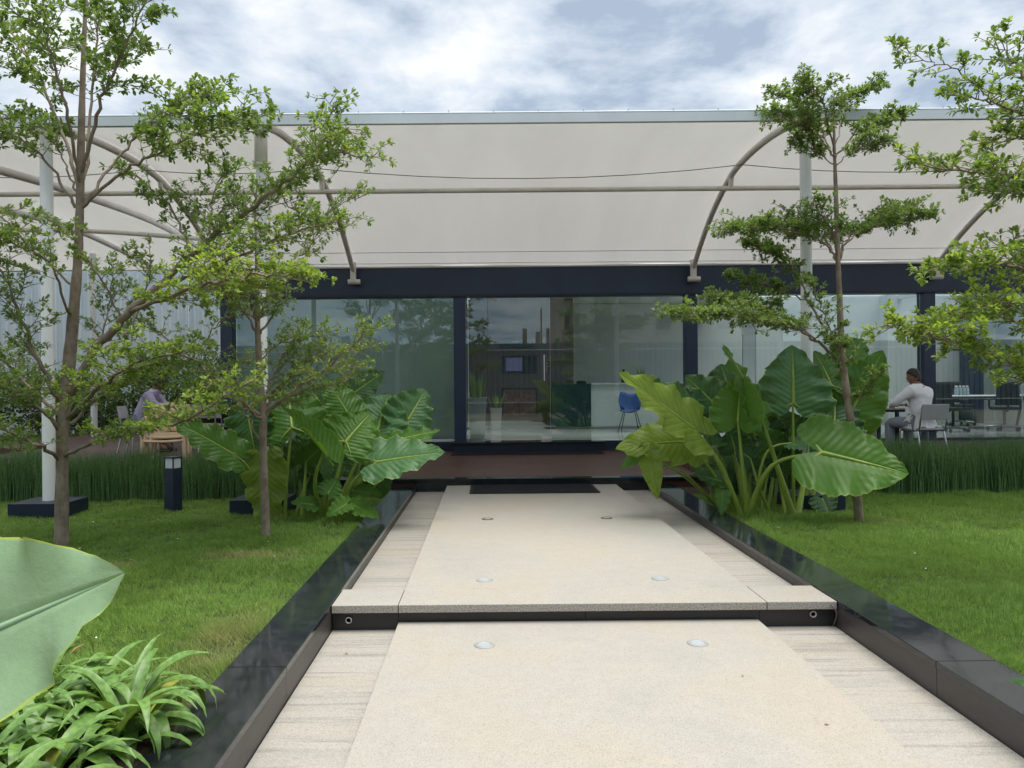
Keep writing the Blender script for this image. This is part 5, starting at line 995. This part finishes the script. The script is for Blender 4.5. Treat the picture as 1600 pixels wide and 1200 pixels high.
MB().box(-1.75, 1.4, -0.55, 0.55, 0.735, 0.76, 0.004).build('table_top', 'counter_white', t); MB().box(-1.6, 1.3, -0.4, 0.4, 0.66, 0.734).build('frame', 'navy_dark', t)
for sx in (-1.4, 1.1):
    for sy in (-1, 1): tube('leg', 'navy_dark', [(sx, sy * 0.48, 0), (sx + 0.05, sy * 0.35, 0.67)], 0.03, t)
for i in range(8):
    b = MB().lathe([(0.0, 0), (0.032, 0), (0.033, 0.02), (0.031, 0.10), (0.033, 0.14), (0.013, 0.19), (0.013, 0.205)], n=12).build('bottle', 'bottle_plastic', None)
    b.location = (10.95 + (i % 4) * 0.085 + (0.03 if i > 3 else 0), 17.95 + (i // 4) * 0.10, ZG0 - 0.028 + 0.7605); setp(b, 'one of eight alike clear water bottles clustered on the conference table', 'bottle', 'water bottles on the conference table')
    MB().lathe([(0.0145, 0), (0.0145, 0.02), (0.0, 0.021)], (0, 0, 0.203), 10).build('cap', 'paper_white', b)
# reception counter
CY0 = 19.0
t = empty('reception_counter', (3.3, CY0, ZG0 - 0.028), 0, 'white reception counter with a dark teal end panel behind the glass door', 'counter')
MB().box(-1.75, -0.80, -0.30, 0.30, 0.06, 1.10, 0.004).build('end_panel', 'teal_panel', t); MB().box(-0.797, 2.2, -0.26, 0.30, 0.06, 1.08, 0.004).build('front_panel', 'counter_white', t)
MB().box(-0.797, 2.25, -0.32, 0.33, 1.081, 1.12, 0.004).build('counter_top', 'counter_white', t); box('toe_kick', 'counter_white', -1.7, 2.15, -0.22, 0.25, 0, 0.059, t)
mb = MB().box(-0.12, 0.12, -0.06, 0.06, 0, 0.05, 0.01); o = mb.build('desk_phone', 'black_plastic'); o.location = (2.3, CY0, ZG0 - 0.028 + 1.101); setp(o, 'small black desk phone on the teal end of the counter', 'phone')
MB().tube([(-0.10, 0.02, 0.062), (0.10, 0.02, 0.062)], 0.018, 8).build('handset', 'black_plastic', o)
o = MB().lathe([(0.0, 0), (0.06, 0), (0.06, 0.22), (0.03, 0.27), (0.03, 0.33)], n=14).build('dark_vase', 'black_plastic'); o.location = (3.35, CY0, ZG0 - 0.028 + 1.121); setp(o, 'tall black vase standing on the white part of the counter', 'vase')
def rosette_plant(name, label, x, y, z, pot, n, L, w, mat, pr=0.16, ph=0.3, spread=0.6, seed=3, square=False, cat='potted plant'):
    t = empty(name, (x, y, z), 0, label, cat); r = random.Random(seed)
    if square: MB().lathe([(pr * 0.72, 0), (pr, ph), (pr * 0.92, ph), (pr * 0.90, ph - 0.05)], n=4, sq=True).build('planter', pot, t)
    else: MB().lathe([(pr * 0.7, 0), (pr, ph), (pr * 0.9, ph), (pr * 0.88, ph - 0.04)], n=18).build('planter', pot, t)
    MB().lathe([(pr * 0.62, ph - 0.05), (0.0001, ph - 0.045)], n=14).build('soil', 'soil', t)
    for i in range(n):
        a = i * 2.4; rr = r.uniform(0, pr * 0.5); ln = L * r.uniform(0.65, 1.1); tip = Vector((math.cos(a) * (rr + spread * ln * r.uniform(.2, .6)), math.sin(a) * (rr + spread * ln * r.uniform(.2, .6)), ph + ln)); b = Vector((math.cos(a) * rr, math.sin(a) * rr, ph - 0.06)); m = b.lerp(tip, 0.5) + Vector((0, 0, 0.05 * ln)); sd = Vector((-math.sin(a + .5), math.cos(a + .5), 0))
        vs = [b - sd * w * .7, b + sd * w * .7, m - sd * w, m + sd * w, tip]; MB().add(vs, [(0, 1, 3, 2), (2, 3, 4)], True).build('leaf', mat, t)
    return t
fl = ZG0 - 0.028
rosette_plant('planter_box', 'snake plant in a tall tapered white planter, left of the glass door', -0.22, 15.45, fl, 'planter_white', 22, 0.50, 0.026, 'ear_dark', 0.265, 0.85, 0.35, 3, True)
rosette_plant('planter_box', 'smaller shaded pale planter deeper inside, left of the door', 0.18, 18.3, fl, 'planter_grey', 16, 0.40, 0.02, 'ear_dark', 0.2, 0.55, 0.8, 4, True)
rosette_plant('counter_plant', 'small spiky plant in a dark pot on the white counter', 3.75, CY0, fl + 1.121, 'black_plastic', 18, 0.24, 0.012, 'ear_dark', 0.09, 0.12, 1.1, 5)
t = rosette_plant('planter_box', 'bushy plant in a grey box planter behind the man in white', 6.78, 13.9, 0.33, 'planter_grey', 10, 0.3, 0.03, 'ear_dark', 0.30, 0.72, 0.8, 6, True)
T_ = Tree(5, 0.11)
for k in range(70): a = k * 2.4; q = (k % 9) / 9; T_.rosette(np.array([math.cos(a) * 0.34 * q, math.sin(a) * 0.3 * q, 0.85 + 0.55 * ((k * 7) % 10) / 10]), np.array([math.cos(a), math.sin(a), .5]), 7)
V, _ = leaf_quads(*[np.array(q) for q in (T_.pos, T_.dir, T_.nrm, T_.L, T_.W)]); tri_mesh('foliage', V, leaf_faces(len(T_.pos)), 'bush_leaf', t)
# things on the inner wall
t = empty('wall_display', (0.82, 19.78, 2.0), 0, 'glowing blue and white display on the brown inner wall', 'display'); MB().box(-0.44, 0.44, -0.04, 0.012, -0.22, 0.22, 0.004).build('frame', 'black_plastic', t); MB().box(-0.36, 0.05, -0.0445, -0.0405, -0.17, 0.17).build('screen', 'lit_screen', t)
o = MB().box(-0.43, 0.43, -0.11, 0.018, -0.09, 0.09, 0.02).build('wall_unit', 'teal_panel'); o.location = (0.74, 19.78, 2.52); setp(o, 'dark green wall unit mounted high above the glowing display', 'wall unit'); MB().box(-0.1, 0.06, -0.116, -0.112, 0.04, 0.06).build('glint_strip', 'paper_white', o)  # small white strip paints the glint on the unit
t = empty('framed_picture', (0.80, 19.78, 1.02), 0, 'low framed reddish brown picture panel seen through the glass door', 'picture'); MB().box(-0.46, 0.46, -0.03, 0.018, -0.37, 0.37, 0.004).build('frame', 'black_plastic', t); MB().box(-0.42, 0.42, -0.0345, -0.0305, -0.33, 0.33).build('print', 'red_print', t)
# fallen bits
o = MB().add([(0, 0, 0), (0.05, 0.018, 0.012), (0.12, 0.004, 0.004), (0.05, -0.016, 0.010)], [(0, 1, 2, 3)], True).build('fallen_leaf', 'dry_leaf'); q = P(1520, 930, 5.6); o.location = (q.x, 4.95, 0.15); setp(o, 'pale dry leaf lying on the right lawn', 'leaf')
for i, (x, y, z, w) in enumerate(((1.45, 3.35, 0.002, 'on the right part of the lower slab'), (1.28, 3.9, 0.002, 'farther up the lower slab, right of its middle'), (-0.82, 4.42, -0.046, 'on the left stained strip below the step'))):
    o = MB().add([(0, 0, 0), (0.012, 0.006, 0.004), (0.03, 0.0, 0.001), (0.012, -0.006, 0.004)], [(0, 1, 2, 3)], True).build('fallen_leaf', 'dry_leaf'); o.location = (x, y, z); o.rotation_euler = (0, 0, i * 1.3); setp(o, 'tiny dry leaf ' + w, 'leaf')
b = Vector((2.95, 3.2, 0.085)); root = empty('elephant_ear_plant', b, 0, 'plant off the right edge whose dark leaf tip reaches over the kerb', 'plant')
A = P(1730, 1105, 3.1); T = P(1583, 1053, 3.1); ear_blade('leaf', 'ear_dark', A, T, 0.16, (0, -.4, 1), root, seed=61); petiole(root, b, A, None, .012, .006)

# ------------------------------------------------------------------ people
def skin_surface(verts, edges, radii, root=0, sub=2):
    me = bpy.data.meshes.new('tmp'); me.from_pydata(verts, edges, []); o = bpy.data.objects.new('tmp', me); COL.objects.link(o)
    m = o.modifiers.new('skin', 'SKIN'); m.use_smooth_shade = True; s = o.modifiers.new('sub', 'SUBSURF'); s.levels = sub; s.render_levels = sub
    sv = me.skin_vertices[0].data
    for i, r in enumerate(radii): sv[i].radius = r if isinstance(r, tuple) else (r, r); sv[i].use_root = (i == root)
    dg = bpy.context.evaluated_depsgraph_get(); e = o.evaluated_get(dg).to_mesh(); vs = [v.co.copy() for v in e.vertices]; fs = [tuple(p.vertices) for p in e.polygons]
    o.evaluated_get(dg).to_mesh_clear(); bpy.data.objects.remove(o); bpy.data.meshes.remove(me); return vs, fs
def head_shape(mb, c, yaw, pitch=0.0):
    """face looks along local +y before the turn"""
    vs = []; n = 28; m = 20; Rm = Matrix.Rotation(yaw, 3, 'Z') @ Matrix.Rotation(pitch, 3, 'X')
    for j in range(m + 1):
        th = math.pi * j / m
        for i in range(n):
            ph = 2 * math.pi * i / n; x = math.sin(th) * math.cos(ph); y = math.sin(th) * math.sin(ph); z = math.cos(th)
            X = x * 0.074; Y = y * 0.094; Z = z * 0.118
            if z < 0: X *= 1 + 0.30 * z; Y *= 1 + 0.10 * z if y > 0 else 1 + 0.35 * z
            f = max(0, y) ** 3
            Y += f * (0.026 * math.exp(-((x / 0.16) ** 2) - ((z + 0.18) / 0.15) ** 2) + 0.012 * math.exp(-((x / 0.3) ** 2) - ((z + 0.78) / 0.14) ** 2) + 0.007 * math.exp(-((x / 0.28) ** 2) - ((z + 0.48) / 0.07) ** 2) - 0.010 * math.exp(-(((abs(x) - 0.36) / 0.16) ** 2) - ((z - 0.05) / 0.12) ** 2) + 0.005 * math.exp(-((z - 0.25) / 0.1) ** 2))
            vs.append(Vector(c) + Rm @ Vector((X, Y, Z)))
    fs = [(j * n + i, j * n + (i + 1) % n, (j + 1) * n + (i + 1) % n, (j + 1) * n + i) for j in range(m) for i in range(n)]; mb.add(vs, [f[::-1] for f in fs], True)
    for sx in (-1, 1):
        ev = []
        for k in range(10): a = 2 * math.pi * k / 10; ev.append(Vector(c) + Rm @ Vector((sx * (0.074 + 0.004), -0.008 + 0.016 * math.cos(a), -0.012 + 0.030 * math.sin(a))))
        ev.append(Vector(c) + Rm @ Vector((sx * 0.090, -0.016, -0.008))); mb.add(ev, [(k, (k + 1) % 10, 10) for k in range(10)], True)
    return Rm
def hand(mb, wrist, d, up, thumb, r=1.0):
    """palm with four unequal curled fingers and a thumb off its side"""
    d = Vector(d).normalized(); up = Vector(up); up = (up - d * up.dot(d)).normalized(); sd = d.cross(up) * thumb; w = Vector(wrist)
    vs = []
    for t, hw, ht in ((0, .022, .017), (.03, .036, .016), (.075, .042, .013), (.09, .038, .010)):
        for k in range(10): a = 2 * math.pi * k / 10; vs.append(w + d * t + sd * hw * math.cos(a) + up * ht * math.sin(a))
    mb.add(vs, [(j * 10 + k, j * 10 + (k + 1) % 10, (j + 1) * 10 + (k + 1) % 10, (j + 1) * 10 + k) for j in range(3) for k in range(10)] + [tuple(range(30, 40))], True)
    for k, ln in enumerate((0.070, 0.080, 0.074, 0.058)):
        b = w + d * 0.08 + sd * (0.030 - 0.020 * k); mb.tube([b, b + d * ln * .45 + up * 0.004, b + d * ln * .8 - up * ln * .18, b + d * ln * .92 - up * ln * .45], [.0095, .009, .008, .0055], 8)
    b = w + d * 0.022 + sd * 0.026; mb.tube([b, b + d * .025 + sd * .028, b + d * .055 + sd * .038 - up * .006, b + d * .072 + sd * .036 - up * .012], [.013, .011, .0095, .007], 8)
def person(x, y, z, rz, label, shirt, trousers, headyaw, arms, lean=0.0, twist=0.0, longtail=True, pitch=0.0, group=None):
    t = empty('person', (x, y, z), rz, label, 'person'); L = lean
    def tw(p):
        p = Vector(p); k = min(1, max(0, (p.z - 0.6) / 0.4)); q = Matrix.Rotation(twist * k, 3, 'Z') @ Vector((p.x, p.y, 0)); return (q.x, q.y + L * max(0, p.z - 0.6), p.z)
    sh = {}
    for sx in (-1, 1): sh[sx] = tw((sx * 0.185, 0.01, 1.02))
    torso = [(0, 0, 0.56), (0, -0.02, 0.72), (0, -0.01, 0.88), (0, 0.0, 0.99), (0, 0.02, 1.10)]; torso = [tw(p) for p in torso]; hc = tw((0, 0.055, 1.215))
    legs = {sx: [(sx * 0.10, 0.06, 0.545), (sx * 0.17, 0.44, 0.545), (sx * 0.16, 0.42, 0.12), (sx * 0.165, 0.55, 0.045)] for sx in (-1, 1)}
    # body
    V = list(torso) + [tuple(Vector(torso[4]) + Vector((0, 0.012, 0.07)))]; E = [(0, 1), (1, 2), (2, 3), (3, 4), (4, 5)]; Rr = [(.15, .11), (.135, .10), (.155, .105), (.14, .09), (.056, .056), (.054, .054)]
    for sx in (-1, 1):
        o = len(V); el, wr = arms[sx]; V += [sh[sx], el, wr]; E += [(3, o), (o, o + 1), (o + 1, o + 2)]; Rr += [.058, .042, .027]
        o = len(V); V += legs[sx]; E += [(0, o), (o, o + 1), (o + 1, o + 2), (o + 2, o + 3)]; Rr += [.088, .060, .042, .036]
    vs, fs = skin_surface(V, E, Rr); mb = MB().add(vs, fs, True); Rm = head_shape(mb, hc, headyaw, pitch)
    for sx in (-1, 1):
        el, wr = Vector(arms[sx][0]), Vector(arms[sx][1]); hand(mb, wr, (wr - el) + Vector((0, 0, -.02)), (0, 0, 1), -sx)
    mb.build('body', 'skin', t)
    # shirt
    V = list(torso[:4]) + [tuple(Vector(torso[4]) + Vector((0, 0, 0.0)))]; E = [(0, 1), (1, 2), (2, 3), (3, 4)]; Rr = [(.185, .15), (.175, .135), (.20, .14), (.185, .125), (.080, .080)]
    for sx in (-1, 1):
        o = len(V); el, wr = Vector(arms[sx][0]), Vector(arms[sx][1]); V += [sh[sx], tuple(el), tuple(el.lerp(wr, 0.86))]; E += [(3, o), (o, o + 1), (o + 1, o + 2)]; Rr += [.086, .060, .046]
    vs, fs = skin_surface(V, E, Rr, 1, 3)
    vs = [v + Vector((0, 0, 0)) + (noise.noise_vector(v * 11) * 0.010 + noise.noise_vector(v * 27) * 0.004) for v in vs]
    mb = MB().add(vs, fs, True)
    if longtail:   # kurta tail spreading over the seat
        n = 30; tv = []
        for k, (hz, rx, ry) in enumerate(((0.66, .180, .14), (0.60, .19, .155), (0.55, .195, .165), (0.51, .195, .17), (0.475, .195, .17))):
            for i in range(n): a = 2 * math.pi * i / n; f = 1 + 0.05 * k * math.sin(9 * a + k * .4) * 0.5; tv.append((rx * f * math.cos(a), ry * f * math.sin(a) + 0.01 + (0.04 * k if math.sin(a) > 0 else -0.008 * k), hz + 0.012 * math.sin(5 * a) * k * 0.5 + (0.08 * max(0, math.sin(a)) * (k / 4) * 1.2)))
        mb.add(tv, [(j * n + i, j * n + (i + 1) % n, (j + 1) * n + (i + 1) % n, (j + 1) * n + i) for j in range(4) for i in range(n)], True)
    mb.build('shirt', shirt, t)
    nk = Vector(torso[4]); MB().lathe([(.072, -.012), (.072, .0), (.066, .034), (.060, .034)], tuple(nk - Vector((0, 0, .012))), 20).build('collar', shirt, t)
    V = [tuple(Vector(torso[0]) - Vector((0, 0, .02)))]; E = []; Rr = [(.165, .13)]
    for sx in (-1, 1):
        o = len(V); V += [legs[sx][0], legs[sx][1], tuple(Vector(legs[sx][2]) + Vector((0, 0, .02)))]; E += [(0, o), (o, o + 1), (o + 1, o + 2)]; Rr += [.105, .078, .066]
    vs, fs = skin_surface(V, E, Rr, 0, 2); MB().add([v + noise.noise_vector(v * 14) * 0.008 for v in vs], fs, True).build('trousers', trousers, t)
    for sx in (-1, 1):
        a = Vector(legs[sx][2]); mb = MB(); sv = []
        for q, hw, hh in ((-.06, .026, .06), (0, .038, .075), (.08, .042, .05), (.15, .044, .036), (.19, .030, .026)):
            for i in range(12): an = 2 * math.pi * i / 12; sv.append((a.x + hw * math.cos(an), a.y + q, max(0.002, hh * 0.5 + hh * 0.5 * math.sin(an))))
        mb.add(sv, [(j * 12 + i, j * 12 + (i + 1) % 12, (j + 1) * 12 + (i + 1) % 12, (j + 1) * 12 + i) for j in range(4) for i in range(12)] + [tuple(range(11, -1, -1)), tuple(range(48, 60))], True); mb.build('shoe', 'shoe_black', t)
    # hair cap: denser at crown, swept up in front
    hv = []; n = 28; m = 12; ok = []
    for j in range(m + 1):
        for i in range(n):
            ph = 2 * math.pi * i / n; y = math.sin(ph); lim = 0.34 + 0.44 * max(0, -y) ** 0.6 + 0.20 * (1 - abs(y)) ** 0.8 + 0.012 * math.sin(11 * ph); th = math.pi * lim * 1.02 * j / m; k = 1.10 + 0.05 * math.sin(7 * ph + 3 * th) * math.sin(th) + (0.10 * max(0, y) * math.sin(th * 1.3))
            if j == m: k = 1.0
            hv.append(Vector(hc) + Rm @ Vector((math.sin(th) * math.cos(ph) * 0.077 * k, math.sin(th) * y * 0.095 * k, math.cos(th) * 0.119 * (k + 0.02) + 0.004)))
    o = MB().add(hv, [(j * n + i, (j + 1) * n + i, (j + 1) * n + (i + 1) % n, j * n + (i + 1) % n) for j in range(m) for i in range(n)], True).build('hair', 'hair', t)
    for sx in (-1, 1):
        MB().tube([Vector(hc) + Rm @ Vector((sx * .027 - .008, .088, .006)), Vector(hc) + Rm @ Vector((sx * .027 + .008, .088, .006))], 0.0045, 6).build('eye', 'hair', t)
        MB().tube([Vector(hc) + Rm @ Vector((sx * .030 - .014, .092, .024)), Vector(hc) + Rm @ Vector((sx * .030 + .012, .092, .026))], 0.003, 6).build('eyebrow', 'hair', t)
    MB().tube([Vector(hc) + Rm @ Vector((-.020, .098, -.058)), Vector(hc) + Rm @ Vector((.020, .098, -.058))], 0.003, 6).build('mouth', 'maroon_bag', t)
    return t
person(MX, MY + 0.0, 0.33, R(14), 'man in a long white shirt seated with his back to us, face turned left', 'white_cloth', 'grey_trouser', R(78),
       {-1: ((-0.33, 0.16, 0.84), (-0.16, 0.38, 0.80)), 1: ((0.26, 0.20, 0.80), (0.06, 0.40, 0.80))}, 0.12, R(16))
person(-6.33, 13.9, 0.33, R(-85), 'person in a lavender shirt bending over the left terrace table', 'lavender_cloth', 'grey_trouser', 0.0,
       {-1: ((-0.24, 0.36, 0.86), (-0.12, 0.60, 0.80)), 1: ((0.24, 0.36, 0.86), (0.10, 0.60, 0.80))}, 0.55, 0.0, False, R(-40))
